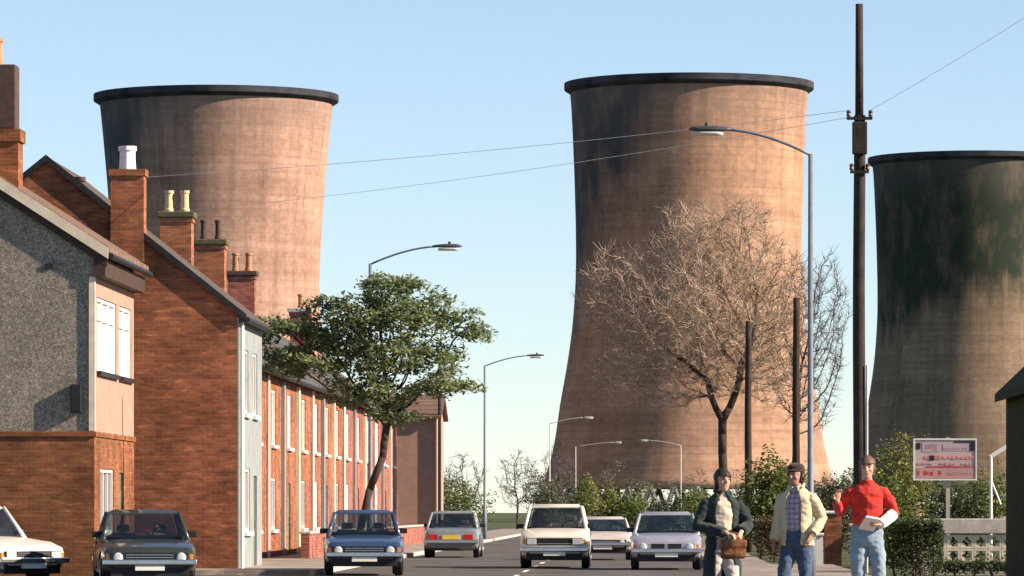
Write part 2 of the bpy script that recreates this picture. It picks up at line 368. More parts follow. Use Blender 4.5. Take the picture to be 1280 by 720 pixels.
def evaluated(bm, mods):
    me = bpy.data.meshes.new('tmp'); bmesh.ops.recalc_face_normals(bm, faces=bm.faces); bm.to_mesh(me); bm.free()
    o = bpy.data.objects.new('tmp', me); C.objects.link(o)
    for t, kw in mods:
        md = o.modifiers.new('m', t)
        for k, v in kw.items(): setattr(md, k, v)
    dg = bpy.context.evaluated_depsgraph_get(); dg.update()
    out = bpy.data.meshes.new_from_object(o.evaluated_get(dg))
    bpy.data.objects.remove(o); bpy.data.meshes.remove(me)
    return out
def fuse(bm, voxel, smooth=3, wrinkle=0.0, freq=9.0):
    me = evaluated(bm, [('REMESH', dict(mode='VOXEL', voxel_size=voxel)), ('SMOOTH', dict(factor=0.5, iterations=smooth))])
    if wrinkle:
        no = [v.normal.copy() for v in me.vertices]
        for v, nv in zip(me.vertices, no):
            q = Vector((v.co.x*freq, v.co.y*freq, v.co.z*freq*1.6))
            v.co += nv*wrinkle*(noise.noise(q)+0.6*noise.noise(q*2.3))
    return me
def cut(bm, cutters):
    cb = bmesh.new()
    for c in cutters: box(cb, *c)
    return cut_bm(bm, cb)
def cut_bm(bm, cb):
    bmesh.ops.recalc_face_normals(cb, faces=cb.faces)
    cme = bpy.data.meshes.new('cut'); cb.to_mesh(cme); cb.free()
    co = bpy.data.objects.new('cut', cme); C.objects.link(co)
    me = evaluated(bm, [('BOOLEAN', dict(operation='DIFFERENCE', object=co, solver='EXACT'))])
    bpy.data.objects.remove(co); bpy.data.meshes.remove(cme)
    return me

# ------------------------------------------------------------------ ground
def sheet(name, pts, z, m):
    bm = bmesh.new(); bm.faces.new([bm.verts.new((p.x, p.y, z)) for p in pts])
    return tag(link(name, bm, m), kind='structure')
def kerbed(name, poly, m, z=0.11):
    bm = bmesh.new()
    bot = [bm.verts.new((p.x, p.y, -0.05)) for p in poly]; top = [bm.verts.new((p.x, p.y, z)) for p in poly]
    n = len(poly)
    for i in range(n): bm.faces.new((bot[i], bot[(i+1) % n], top[(i+1) % n], top[i]))
    bm.faces.new(top)
    return tag(link(name, bm, m), kind='structure')
bm = bmesh.new()
xs = [-3000, -800, -300, -100, -30, 0, 30, 100, 300, 800, 3000]; ys = [-60, 0, 60, 150, 300, 500, 800, 1400, 4000]
g = [[bm.verts.new((x, y, -0.03)) for x in xs] for y in ys]
for i in range(len(ys)-1):
    for j in range(len(xs)-1): bm.faces.new((g[i][j], g[i][j+1], g[i+1][j+1], g[i+1][j]))
tag(link('ground', bm, 'grass'), kind='structure')
sheet('road', [P(-7, -40), P(1.5, -40), P(1.5, 340), P(-7, 340)], 0.0, 'asphalt')
sheet('forecourt', [P(-30, 60), P(-7, 60), P(-7, 101), P(-30, 101)], 0.002, 'asphalt')
sheet('side_road', [P(-120, 340), P(120, 340), P(120, 348), P(-120, 348)], 0.0, 'asphalt')
kerbed('pavement', [P(1.62, -40), P(4.3, -40), P(4.3, 112), P(2.9, 112), P(2.9, 338), P(1.62, 338)], 'paving')
kerbed('pavement', [P(-10.2, 101), P(-7.12, 101), P(-7.12, 338), P(-10.2, 338)], 'paving')
kerbed('pavement', [P(-11, -40), P(-7.12, -40), P(-7.12, 60), P(-11, 60)], 'paving')
kerbed('kerb', [P(1.5, -40), P(1.62, -40), P(1.62, 338), P(1.5, 338)], 'concrete', 0.113)
kerbed('kerb', [P(-7.12, 101), P(-7.0, 101), P(-7.0, 338), P(-7.12, 338)], 'concrete', 0.113)
bm = bmesh.new()
for k in range(40):
    d = 4+k*8.5
    bm.faces.new([bm.verts.new(P(-2.8, d, 0.005)), bm.verts.new(P(-2.7, d, 0.005)), bm.verts.new(P(-2.7, d+4, 0.005)), bm.verts.new(P(-2.8, d+4, 0.005))])
tag(link('road_markings', bm, 'marking'), kind='structure')

# ------------------------------------------------------------------ cooling towers
def tower(loc, prof, rimr, H, m, label, turn):
    t = thing('cooling_tower', label, 'cooling tower', loc, turn, 'cooling towers of the power station')
    n = 160
    zs = []
    z0, z1 = prof[0][0], prof[-1][0]
    def rad(z):
        for i in range(len(prof)-1):
            if prof[i][0] <= z <= prof[i+1][0]:
                p0 = prof[max(i-1, 0)]; p1 = prof[i]; p2 = prof[i+1]; p3 = prof[min(i+2, len(prof)-1)]
                u = (z-p1[0])/(p2[0]-p1[0]); h = p2[0]-p1[0]
                m1 = (p2[1]-p0[1])/(p2[0]-p0[0]+1e-9)*h; m2 = (p3[1]-p1[1])/(p3[0]-p1[0]+1e-9)*h
                return (2*u**3-3*u*u+1)*p1[1]+(u**3-2*u*u+u)*m1+(-2*u**3+3*u*u)*p2[1]+(u**3-u*u)*m2
        return prof[-1][1]
    K = 48
    Z = [z0+(z1-z0)*k/K for k in range(K+1)]
    def ring(r, z): return [Vector((r*math.cos(2*math.pi*k/n), r*math.sin(2*math.pi*k/n), z)) for k in range(n)]
    bm = bmesh.new()
    rings = [ring(rad(z), z) for z in Z] + [ring(rad(z)-0.45, z) for z in Z[::-1]]
    rv = ring_loft(bm, rings, cap=False)
    for i in range(n): bm.faces.new((rv[-1][i], rv[-1][(i+1) % n], rv[0][(i+1) % n], rv[0][i]))
    link('shell', bm, m, t, smooth=True)
    bm = bmesh.new()
    rt = rad(z1)
    pr = [(rt-0.5, H-1.3), (rt+0.02, H-1.35), (rimr-0.1, H-0.95), (rimr, H-0.85), (rimr, H), (rt-0.6, H+0.02)]
    rv = ring_loft(bm, [ring(r, z) for r, z in pr], cap=False)
    for i in range(n): bm.faces.new((rv[-1][i], rv[-1][(i+1) % n], rv[0][(i+1) % n], rv[0][i]))
    link('rim', bm, 'rim', t)
    r0 = rad(z0)-0.2; rb = r0+1.3; first = None
    for k in range(40):
        if first is None:
            w = math.pi/40
            bm = bmesh.new()
            for s in (-1, 1):
                tube(bm, [(rb, 0, -0.1), (r0*math.cos(w*s), r0*math.sin(w*s), z0+0.15)], 0.32, 8)
            first = link('support_leg', bm, 'grey_pot', t)
        else:
            o = first.copy(); C.objects.link(o); o.parent = t; o.rotation_euler = (0, 0, 2*math.pi*k/40)
    bm = bmesh.new(); rv = ring_loft(bm, [ring(rb+0.8, -0.1), ring(rb+0.8, 1.1), ring(rb+0.4, 1.1), ring(rb+0.4, -0.1)], cap=False)
    link('pond_wall', bm, 'concrete', t)
    return t
prof2 = [(4.5, 20.0), (10, 18.5), (16.5, 17.5), (22, 16.55), (27.4, 15.85), (35, 15.4), (46, 15.55), (57, 16.0), (60, 16.25)]
prof1 = [(4.5, 19.2), (10, 17.8), (16.5, 16.4), (22, 15.2), (27.4, 14.6), (35, 14.35), (46, 14.95), (55, 15.7), (60, 16.2)]
M['tower_a'] = towermat('tower_concrete_pink', (0.36, 0.245, 0.20), 3.1, (55, 16.0, (0.050, 0.057, 0.064)), 30.0, math.pi*0.93-0.3)  # soot colour also paints shade down the left flank
M['tower_b'] = towermat('tower_concrete_orange', (0.36, 0.238, 0.172), 8.7, (55, 16.0, (0.050, 0.057, 0.064)), 34.0, math.pi*0.97-0.1)  # same here: left flank shade painted into the concrete with the soot
M['tower_c'] = towermat('tower_concrete_stained', (0.22, 0.175, 0.128), 15.2, (34, 20.0, (0.024, 0.034, 0.025)), 5.0, math.pi-0.7)
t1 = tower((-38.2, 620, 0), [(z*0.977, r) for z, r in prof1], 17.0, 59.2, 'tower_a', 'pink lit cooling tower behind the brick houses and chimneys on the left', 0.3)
t1.scale = (0.93,)*3
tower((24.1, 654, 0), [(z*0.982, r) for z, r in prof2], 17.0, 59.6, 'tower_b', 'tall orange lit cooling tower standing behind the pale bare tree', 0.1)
tower((76.1, 797, 0), [(z*0.989, r) for z, r in prof2], 17.0, 60.0, 'tower_c', 'cooling tower blackened green over its upper half, at the far right', 0.7)

# ------------------------------------------------------------------ houses (local: x=0 street front, x<0 away from street, y along street)
def gable_bm(W, Ln, ze, zr, y0=0.0, z0=-0.1):
    bm = bmesh.new()
    pr = [(-W, z0), (0, z0), (0, ze), (-W/2, zr), (-W, ze)]
    a = [bm.verts.new((x, y0, z)) for x, z in pr]; b = [bm.verts.new((x, y0+Ln, z)) for x, z in pr]
    bm.faces.new(a); bm.faces.new(b[::-1])
    for i in range(5): bm.faces.new((a[i], b[i], b[(i+1) % 5], a[(i+1) % 5]))
    return bm
def roof_bm(W, ze, zr, y0, y1, over=0.3, th=0.14, lift=0.01):
    """two slopes in one mesh with a little overhang; sits on the wall prism"""
    bm = bmesh.new(); sl = (zr-ze)/(W/2)
    pr = [(over, ze-sl*over+lift), (over, ze-sl*over+lift+th), (-W/2, zr+lift+th), (-W-over, ze-sl*over+lift+th), (-W-over, ze-sl*over+lift), (-W/2, zr+lift)]
    a = [bm.verts.new((x, y0, z)) for x, z in pr]; b = [bm.verts.new((x, y1, z)) for x, z in pr]
    bm.faces.new(a); bm.faces.new(b[::-1])
    for i in range(6): bm.faces.new((a[i], b[i], b[(i+1) % 6], a[(i+1) % 6]))
    return bm
def window_x(parent, y0, y1, z0, z1, pane='curtain', mull=1, x=0.0, sill='white', fr='white', tr=None):
    """window on a wall facing +x, set in a 0.12 m recess"""
    bm = bmesh.new(); f = 0.07
    xa, xb = x-0.10, x-0.03
    box(bm, xa, xb, y0, y0+f, z0, z1); box(bm, xa, xb, y1-f, y1, z0, z1)
    box(bm, xa, xb, y0+f, y1-f, z0, z0+f); box(bm, xa, xb, y0+f, y1-f, z1-f, z1)
    for k in range(mull):
        c = y0+(y1-y0)*(k+1)/(mull+1); box(bm, xa, xb-0.005, c-f*0.5, c+f*0.5, z0+f, z1-f)
    if tr: box(bm, xa, xb-0.01, y0+f, y1-f, tr-0.025, tr+0.025)
    w = link('window', bm, fr, parent)
    link('pane', bx(x-0.115, x-0.09, y0+0.02, y1-0.02, z0+0.02, z1-0.02), pane, w)
    link('sill', bx(x-0.1, x+0.09, y0-0.06, y1+0.06, z0-0.09, z0-0.004), sill, w)
    return w
def door_x(parent, y0, y1, z1, col='door_paint', x=0.0):
    bm = bmesh.new(); box(bm, x-0.10, x-0.05, y0, y1, 0.12, z1)
    for zz in (0.35, 1.15):
        box(bm, x-0.052, x-0.035, y0+0.14, y1-0.14, zz, zz+0.62)
    d = link('door', bm, col, parent)
    link('handle', bx(x-0.05, x+0.01, y1-0.16, y1-0.1, 1.0, 1.06, bev=0.01), 'chrome', d)
    link('door_frame', (lambda b: (box(b, x-0.1, x-0.02, y0-0.07, y0, 0.12, z1+0.07), box(b, x-0.1, x-0.02, y1, y1+0.07, 0.12, z1+0.07), box(b, x-0.1, x-0.02, y0, y1, z1, z1+0.07), b)[-1])(bmesh.new()), 'white', d)
def chimney(parent, cx, cy, w, l, z0, z1, brick, pots, band='moss', potmat='clay', poth=0.55, potr=0.12, name='chimney'):
    bm = bmesh.new(); box(bm, cx-w/2, cx+w/2, cy-l/2, cy+l/2, z0, z1-0.3)
    box(bm, cx-w/2-0.04, cx+w/2+0.04, cy-l/2-0.04, cy+l/2+0.04, z1-0.3, z1-0.18)
    ch = link(name, bm, brick, parent)
    link('chimney_cap', bx(cx-w/2-0.09, cx+w/2+0.09, cy-l/2-0.09, cy+l/2+0.09, z1-0.18, z1, bev=0.03), band, ch)
    for k in range(pots):
        px = cx+(k-(pots-1)/2)*(w/pots if pots > 1 else 0)
        bm = bmesh.new()
        lathe(bm, [(z1-0.01, potr*1.1), (z1+0.08, potr*1.1), (z1+0.12, potr*0.92), (z1+poth-0.1, potr*0.85), (z1+poth-0.07, potr*1.05), (z1+poth, potr*1.05), (z1+poth, potr*0.7), (z1+poth-0.2, potr*0.7)], 16, (px, cy))
        link('chimney_pot', bm, potmat, ch, smooth=False)
    return ch

# --- pebbledashed house nearest the viewer
h1 = thing('pebbledash_house', 'grey pebbledashed house with cream bargeboard and white upstairs windows, nearest on left', 'house', P(-11, 95), ROT)
W1, ze1, zr1, L1 = 9.0, 6.65, 9.55, 7.4
sl1 = (zr1-ze1)/(W1/2)
me = cut(gable_bm(W1, L1, ze1, zr1, 0, 2.9), [(-0.13, 0.2, 0.55, 4.05, 4.15, 5.62), (-0.13, 0.2, 4.55, 6.95, 4.15, 5.62)])
# gable skin of pebbledash, front of peach render: two parts, the render 1 cm proud
link_me('wall', me, 'pebble', h1)
fb = bmesh.new(); box(fb, 0.002, 0.03, 0.0, L1, 2.905, ze1-0.06)
link_me('front_render', cut(fb, [(-0.13, 0.2, 0.55, 4.05, 4.15, 5.62), (-0.13, 0.2, 4.55, 6.95, 4.15, 5.62)]), 'render_pink', h1)
lb = bmesh.new(); box(lb, -W1-0.04, 0.05, -0.05, L1-0.1, -0.1, 2.9)
link_me('lower_wall', cut(lb, [(-0.07, 0.3, 1.0, 3.4, 0.9, 2.2), (-0.07, 0.3, 4.4, 5.3, 0.12, 2.15)]), 'brick_brown', h1)
link('string_course', bx(-W1-0.07, 0.085, -0.085, L1-0.1, 2.83, 2.93), 'brick_brown', h1)
window_x(h1, 1.0, 3.4, 0.9, 2.2, 'glass', 2, 0.05); door_x(h1, 4.4, 5.3, 2.15, x=0.05)
window_x(h1, 0.55, 4.05, 4.15, 5.62, 'curtain', 2, 0.03, sill='black', tr=5.2)
window_x(h1, 4.55, 6.95, 4.15, 5.62, 'curtain', 1, 0.03, sill='black', tr=5.2)
rf = link('roof', roof_bm(W1, ze1, zr1, -0.10, L1+0.1, 0.34, 0.13), 'tile_brown', h1)
bm = bmesh.new()
for s in (1, -1):
    x0 = -W1/2; x1 = -W1/2+s*(W1/2+0.33)
    za = zr1; zb = ze1-sl1*0.33
    a = [(x0, za+0.125), (x1, zb+0.125), (x1, zb-0.10), (x0, za-0.10)]
    f = [bm.verts.new((x, -0.15, z)) for x, z in a]; g_ = [bm.verts.new((x, -0.105, z)) for x, z in a]
    bm.faces.new(f); bm.faces.new(g_[::-1])
    for i in range(4): bm.faces.new((f[i], g_[i], g_[(i+1) % 4], f[(i+1) % 4]))
link('bargeboard', bm, 'cream', h1)
bm = bmesh.new()
for s in (1, -1):
    x0 = -W1/2; x1 = -W1/2+s*(W1/2+0.31)
    za = zr1-0.11; zb = ze1-sl1*0.31-0.11
    a = [(x0, za), (x1, zb), (x1, zb-0.16), (x0, za-0.16)]
    f = [bm.verts.new((x, -0.095, z)) for x, z in a]; g_ = [bm.verts.new((x, -0.005, z)) for x, z in a]
    bm.faces.new(f); bm.faces.new(g_[::-1])
    for i in range(4): bm.faces.new((f[i], g_[i], g_[(i+1) % 4], f[(i+1) % 4]))
link('verge_soffit', bm, 'soffit', h1)
link('eave_soffit', bx(0.035, 0.27, -0.09, L1, 6.0, 6.33), 'soffit', h1)
link('gutter', tb([(0.38, -0.12, 6.40), (0.38, L1, 6.40)], 0.06, 10), 'black', h1)
link('corner_board', bx(-0.06, 0.06, -0.045, 0.06, 2.94, 5.99), 'cream', h1)
link('vent', bx(-0.95, -0.78, -0.03, 0.02, 6.15, 6.24), 'black', h1)
link('meter_box', bx(-0.42, -0.2, -0.14, -0.002, 3.3, 3.86, bev=0.02), 'black', h1)
bm = bmesh.new(); box(bm, -2.75, -1.6, 1.0, 1.7, 7.4, 8.75); box(bm, -2.8, -1.55, 0.95, 1.75, 8.75, 9.0)
ch = link('chimney', bm, 'brick_brown', h1)
bm = bmesh.new(); box(bm, -2.65, -1.66, 1.05, 1.65, 9.0, 10.3, bev=0.03); link('flue', bm, 'dark_pot', ch)
bm = bmesh.new(); lathe(bm, [(10.28, 0.15), (10.75, 0.13), (10.78, 0.16), (10.85, 0.16)], 14, (-2.1, 1.35)); link('chimney_pot', bm, 'clay', ch)

# --- big brick gable
h2 = thing('brick_house', 'tall orange brick house whose broad blank gable faces the viewer', 'house', P(-8.9, 104), ROT)
W2, ze2, zr2, L2 = 8.3, 5.62, 8.92, 6.2
me = cut(gable_bm(W2, L2, ze2, zr2), [(-0.13, 0.2, 1.2, 2.5, 3.5, 4.9), (-0.13, 0.2, 3.6, 4.9, 3.5, 4.9), (-0.13, 0.2, 1.2, 2.9, 0.9, 2.3), (-0.13, 0.2, 3.9, 4.8, 0.12, 2.15)])
link_me('wall', me, 'brick', h2)
fb = bx(0.003, 0.035, 0.0, L2, -0.1, ze2-0.05)
link_me('front_render', cut(fb, [(-0.13, 0.2, 1.2, 2.5, 3.5, 4.9), (-0.13, 0.2, 3.6, 4.9, 3.5, 4.9), (-0.13, 0.2, 1.2, 2.9, 0.9, 2.3), (-0.13, 0.2, 3.9, 4.8, 0.12, 2.15)]), 'render_white', h2)
for a in ((1.2, 2.5, 3.5, 4.9), (3.6, 4.9, 3.5, 4.9), (1.2, 2.9, 0.9, 2.3)): window_x(h2, *a, 'glass', 1, 0.035)
door_x(h2, 3.9, 4.8, 2.15, x=0.035)
link('roof', roof_bm(W2, ze2, zr2, 0.02, L2+0.1, 0.18, 0.12), 'tile_dark', h2)
bm = bmesh.new(); sl2 = (zr2-ze2)/(W2/2)
for s in (1, -1):
    a = [(-W2/2, zr2+0.16), (-W2/2+s*(W2/2+0.2), ze2-sl2*0.2+0.16), (-W2/2+s*(W2/2+0.2), ze2-sl2*0.2+0.0), (-W2/2, zr2)]
    f = [bm.verts.new((x, -0.09, z)) for x, z in a]; g_ = [bm.verts.new((x, 0.016, z)) for x, z in a]
    bm.faces.new(f); bm.faces.new(g_[::-1])
    for i in range(4): bm.faces.new((f[i], g_[i], g_[(i+1) % 4], f[(i+1) % 4]))
link('verge_coping', bm, 'black', h2)
link('gutter', tb([(0.22, -0.05, 5.5), (0.22, L2, 5.5)], 0.06, 10), 'black', h2)
link('downpipe', tb([(0.09, 0.25, 5.45), (0.09, 0.25, 0.1)], 0.04, 8), 'white', h2)
bm = bmesh.new(); box(bm, -2.74, -2.02, -0.097, 0.45, 6.75, 8.62); box(bm, -2.78, -1.98, -0.137, 0.49, 8.62, 8.76)
ch = link('chimney', bm, 'brick', h2)
bm = bmesh.new(); lathe(bm, [(8.74, 0.19), (9.0, 0.17), (9.15, 0.17), (9.18, 0.2), (9.27, 0.2), (9.27, 0.13), (9.0, 0.13)], 16, (-2.4, 0.15)); link('chimney_pot', bm, 'white_pot', ch)
bm = bmesh.new(); lathe(bm, [(8.2, 0.10), (8.55, 0.09), (8.57, 0.12), (8.66, 0.12)], 14, (-3.52, 0.9)); link('roof_vent', bm, 'dark_pot', h2)

# --- the terrace beyond
def terrace(d0, d1, chd, brick, roof, potm, band, npots, lab, ca=-13.9, ctop=9.95, pw=1.0, ph=0.55, pr=0.12, wcol='white', dcol='door_paint'):
    L = d1-d0
    h = thing('terraced_house', lab, 'house', P(-10.2, d0), ROT, 'houses of the red brick terrace')
    cuts = []; wins = []; nb = max(2, int(L/4.6)); bay = L/nb
    doors = []
    for k in range(nb):
        c = bay*(k+0.5)
        wins.append((c-0.75, c+0.75, 3.15, 4.65)); cuts.append((-0.13, 0.2, c-0.75, c+0.75, 3.15, 4.65))
        if k % 2 == 0: wins.append((c-0.9, c+0.7, 0.85, 2.25)); cuts.append((-0.13, 0.2, c-0.9, c+0.7, 0.85, 2.25))
        else: doors.append((c-0.45, c+0.45)); cuts.append((-0.13, 0.2, c-0.45, c+0.45, 0.12, 2.15))
    link_me('wall', cut(gable_bm(7.6, L-0.01, 5.2, 7.9), cuts), brick, h)
    for w in wins: window_x(h, *w, random.choice(('curtain', 'glass', 'glass', 'blind')), 1, 0.0, fr=wcol)
    for y0, y1 in doors: door_x(h, y0, y1, 2.15, random.choice(('door_paint', 'door_red', 'door_blue')))
    link('roof', roof_bm(7.6, 5.2, 7.9, 0.0, L-0.01, 0.25, 0.12), roof, h)
    link('gutter', tb([(0.3, 0.02, 5.02), (0.3, L-0.03, 5.02)], 0.06, 10), 'black', h)
    link('downpipe', tb([(0.06, 0.3, 4.98), (0.06, 0.3, 0.1)], 0.04, 8), wcol, h)
    for k in range(nb-1):       # brick piers between the bays
        link('pilaster', bx(0.003, 0.10, bay*(k+1)-0.22, bay*(k+1)+0.22, 0, 4.95), 'cream' if k % 2 else 'render_white', h)
    chimney(h, ca+10.2, chd-d0, pw, 0.8, 6.8, ctop, brick, npots, band, potm, ph, pr)
    return h
terrace(112, 128, 124.8, 'brick', 'slate', 'clay', 'concrete', 2, 'terraced house right behind the big blank gable, mostly hidden by it', -14.1, 8.3)
terrace(128, 145, 138, 'brick', 'slate', 'buff_clay', 'moss', 2, 'terraced house whose mossy chimney carries two pale buff pots', -13.55, 9.95, 0.9, 0.62, 0.13)
terrace(145, 160, 152, 'brick', 'tile_dark', 'dark_pot', 'moss', 2, 'terraced house whose chimney carries two thin sooty black pots', -13.85, 9.95, 0.92, 0.62, 0.10)
terrace(160, 178, 172, 'brick_red', 'slate', 'clay', 'dark_pot', 2, 'terraced house whose dark banded chimney carries two red clay pots', -14.55, 9.95, 0.95, 0.65, 0.13)
terrace(178, 195, 188, 'brick_red', 'tile_dark', 'clay', 'concrete', 1, 'last house of the red brick terrace, behind the leafy street tree', -13.6, 9.3, 0.8)
# low house whose end closes the row
hl = thing('rendered_house', 'low pale rendered house with brown roof beyond the leafy tree', 'house', P(-8.8, 200), ROT)
bm = bmesh.new(); w, l = 8.5, 6.5
pr = [(0, -0.1), (l, -0.1), (l, 5.25), (l/2, 6.15), (0, 5.25)]
a = [bm.verts.new((0, y, z)) for y, z in pr]; b_ = [bm.verts.new((-w, y, z)) for y, z in pr]
bm.faces.new(a); bm.faces.new(b_[::-1])
for i in range(5): bm.faces.new((a[i], b_[i], b_[(i+1) % 5], a[(i+1) % 5]))
link('wall', bm, 'render_pink', hl)
bm = bmesh.new(); pr = [(-0.25, 5.2), (-0.25, 5.32), (l/2, 6.3), (l+0.25, 5.32), (l+0.25, 5.2), (l/2, 6.16)]
a = [bm.verts.new((0.2, y, z)) for y, z in pr]; b_ = [bm.verts.new((-w-0.2, y, z)) for y, z in pr]
bm.faces.new(a); bm.faces.new(b_[::-1])
for i in range(6): bm.faces.new((a[i], b_[i], b_[(i+1) % 6], a[(i+1) % 6]))
link('roof', bm, 'tile_brown', hl)
def window_y(parent, x0, x1, z0, z1, pane='glass'):
    bm = bmesh.new(); f = 0.07
    for q in ((x0, x0+f, z0, z1), (x1-f, x1, z0, z1), (x0+f, x1-f, z0, z0+f), (x0+f, x1-f, z1-f, z1), ((x0+x1)/2-0.03, (x0+x1)/2+0.03, z0+f, z1-f)):
        box(bm, q[0], q[1], -0.05, -0.003, q[2], q[3])
    w_ = link('window', bm, 'white', parent)
    link('pane', bx(x0+f+.002, x1-f-.002, -0.02, -0.003, z0+f+.002, z1-f-.002), pane, w_)
    link('sill', bx(x0-0.06, x1+0.06, -0.12, -0.003, z0-0.09, z0-0.004), 'white', w_)
window_y(hl, -3.2, -1.8, 3.2, 4.4); window_y(hl, -6.6, -5.2, 3.2, 4.4); window_y(hl, -3.4, -1.7, 0.9, 2.2)
link('corner_pipe', tb([(0.12, -0.1, 6.3), (0.12, -0.1, 0.0)], 0.07, 8), 'black', hl)
# low front garden walls of the terrace
gw = thing('garden_wall', 'long low red brick garden wall in front of the terrace', 'wall', P(-9.0, 126), ROT)
link('wall', bx(-0.11, 0.11, 0, 68, 0.0, 0.75), 'brick_red', gw); link('coping', bx(-0.15, 0.15, -0.02, 68.02, 0.75, 0.82, bev=0.02), 'concrete', gw)

# ------------------------------------------------------------------ shed at the right edge
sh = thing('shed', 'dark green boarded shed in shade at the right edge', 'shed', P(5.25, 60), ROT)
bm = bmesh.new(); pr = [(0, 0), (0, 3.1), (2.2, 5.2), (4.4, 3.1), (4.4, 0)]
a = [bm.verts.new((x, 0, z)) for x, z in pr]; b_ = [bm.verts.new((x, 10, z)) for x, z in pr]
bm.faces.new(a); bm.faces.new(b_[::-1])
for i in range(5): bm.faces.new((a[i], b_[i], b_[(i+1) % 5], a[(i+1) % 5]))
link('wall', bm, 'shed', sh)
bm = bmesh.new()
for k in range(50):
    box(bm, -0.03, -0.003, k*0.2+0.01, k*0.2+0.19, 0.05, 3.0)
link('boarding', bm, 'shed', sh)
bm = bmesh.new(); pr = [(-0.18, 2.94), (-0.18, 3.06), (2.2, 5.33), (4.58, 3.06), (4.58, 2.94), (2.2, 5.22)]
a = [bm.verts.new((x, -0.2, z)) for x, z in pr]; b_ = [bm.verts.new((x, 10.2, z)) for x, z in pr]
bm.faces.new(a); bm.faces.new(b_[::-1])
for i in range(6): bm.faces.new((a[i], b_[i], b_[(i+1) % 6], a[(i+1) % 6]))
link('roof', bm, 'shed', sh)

# ------------------------------------------------------------------ street lamps
def lamp(a, d, h, side, arm, m, label, pale=False):
    t = thing('street_lamp', label, 'street lamp', P(a, d), ROT, 'street lamps along the road')
    bm = bmesh.new(); tube(bm, [(0, 0, 0), (0, 0, 1.4), (0, 0, 1.45), (0, 0, h-0.45)], [0.10, 0.10, 0.058, 0.042], 12); link('post', bm, m, t, smooth=True)
    pts = []
    for k in range(9):
        u = k/8; pts.append((side*arm*u, 0, h-0.47+0.47*(1-(1-u)**1.7)))
    link('arm', tb(pts, 0.026, 8), m, t, smooth=True)
    e = Vector(pts[-1])
    bm = bmesh.new()
    rings = []
    for u, w, hh in ((-0.1, 0.03, 0.03), (0.0, 0.07, 0.05), (0.2, 0.11, 0.07), (0.5, 0.11, 0.07), (0.63, 0.07, 0.05), (0.68, 0.02, 0.02)):
        rings.append([Vector((e.x+side*u, w*math.cos(2*math.pi*k/12), e.z+hh*max(-0.4, math.sin(2*math.pi*k/12)))) for k in range(12)])
    ring_loft(bm, rings); hd = link('lamp_head', bm, 'lamp_dark' if not pale else m, t, smooth=True)
    bm = bmesh.new()
    rings = [[Vector((e.x+side*u, w*math.cos(2*math.pi*k/12), e.z-0.045+0.07*min(0.0, math.sin(2*math.pi*k/12)))) for k in range(12)] for u, w in ((0.05, 0.04), (0.18, 0.09), (0.48, 0.09), (0.6, 0.04))]
    ring_loft(bm, rings); link('diffuser', bm, 'lamp_diff', hd, smooth=True)
    bm = bmesh.new(); lathe(bm, [(e.z+0.05, 0.04), (e.z+0.12, 0.04), (e.z+0.135, 0.02)], 10, (e.x+side*0.35, 0)); link('photocell', bm, 'lamp_dark', hd)
    return t
lamp(-7.35, 127, 8.35, 1, 1.75, 'lamp_steel', 'street lamp whose dark arm rises above the leafy tree')
lamp(-7.35, 216, 8.35, 1, 2.0, 'lamp_steel', 'thin street lamp standing alone against the sky right of the leafy tree')
lamp(-7.35, 359, 8.35, 1, 2.6, 'lamp_conc', 'pale street lamp against the shaded foot of the middle tower', True)
lamp(-7.35, 488, 8.35, 1, 4.0, 'lamp_conc', 'farthest pale street lamp, behind the yellow green bushes', True)
lamp(2.98, 88, 8.35, -1, 1.55, 'lamp_steel', 'tall blue grey street lamp in front of the middle tower, its arm over the road')
lamp(2.95, 430, 7.7, -1, 3.0, 'lamp_conc', 'small pale street lamp far down the road, its arm pointing left', True)

# ------------------------------------------------------------------ poles and wires
def pole(a, d, h, r0, r1, label, steps=0):
    t = thing('telegraph_pole', label, 'pole', P(a, d), ROT, 'wooden poles on the right')
    bm = bmesh.new(); n = 8
    tube(bm, [(0.01*math.sin(k), 0, h*k/n) for k in range(n+1)], [r0+(r1-r0)*k/n for k in range(n+1)], 12); link('pole', bm, 'pole_wood', t, smooth=True)
    return t
p1 = pole(4.27, 97, 9.35, 0.135, 0.115, 'thickest telegraph pole, rising out of frame behind the person in red')
bm = bmesh.new(); tube(bm, [(0, 0, 9.2), (0, 0, 11.6)], [0.085, 0.075], 12); link('pole_top', bm, 'pole_wood', p1, smooth=True)
for i, (z, w) in enumerate(((9.28, 0.26), (8.2, 0.19))):
    bm = bmesh.new(); box(bm, -w, w, -0.14, -0.08, z-0.03, z+0.03); arm = link('cross_arm', bm, 'pole_wood', p1)
    for s in (-1, 1):
        bm = bmesh.new(); lathe(bm, [(z+0.03, 0.02), (z+0.06, 0.05), (z+0.1, 0.035), (z+0.13, 0.05), (z+0.17, 0.02)], 10, (s*w*0.85, -0.11)); link('insulator', bm, 'ceramic', arm)
link('pole_box', bx(-0.15, 0.15, -0.26, -0.1, 8.55, 9.2, bev=0.02), 'pole_wood', p1)
link('riser_pipe', tb([(0.15, -0.1, 4.3), (0.15, -0.1, 0.1)], 0.025, 8), 'lamp_conc', p1)
pole(4.2, 136, 7.4, 0.115, 0.095, 'telegraph pole rising behind the person in the cream jacket')
pole(3.3, 158, 7.6, 0.13, 0.10, 'telegraph pole right beside the trunk of the pale bare tree')
def wire(A, B, sag, r, label):
    pts = []
    for k in range(25):
        u = k/24; p = A.lerp(B, u); p.z -= sag*4*u*(1-u); pts.append(p)
    o = link('overhead_wire', tb([p-A for p in pts], r, 5), 'wire', None, A)
    tag(o, label, 'wire', 'overhead wires')
PT = P(4.05, 96.9, 9.3)
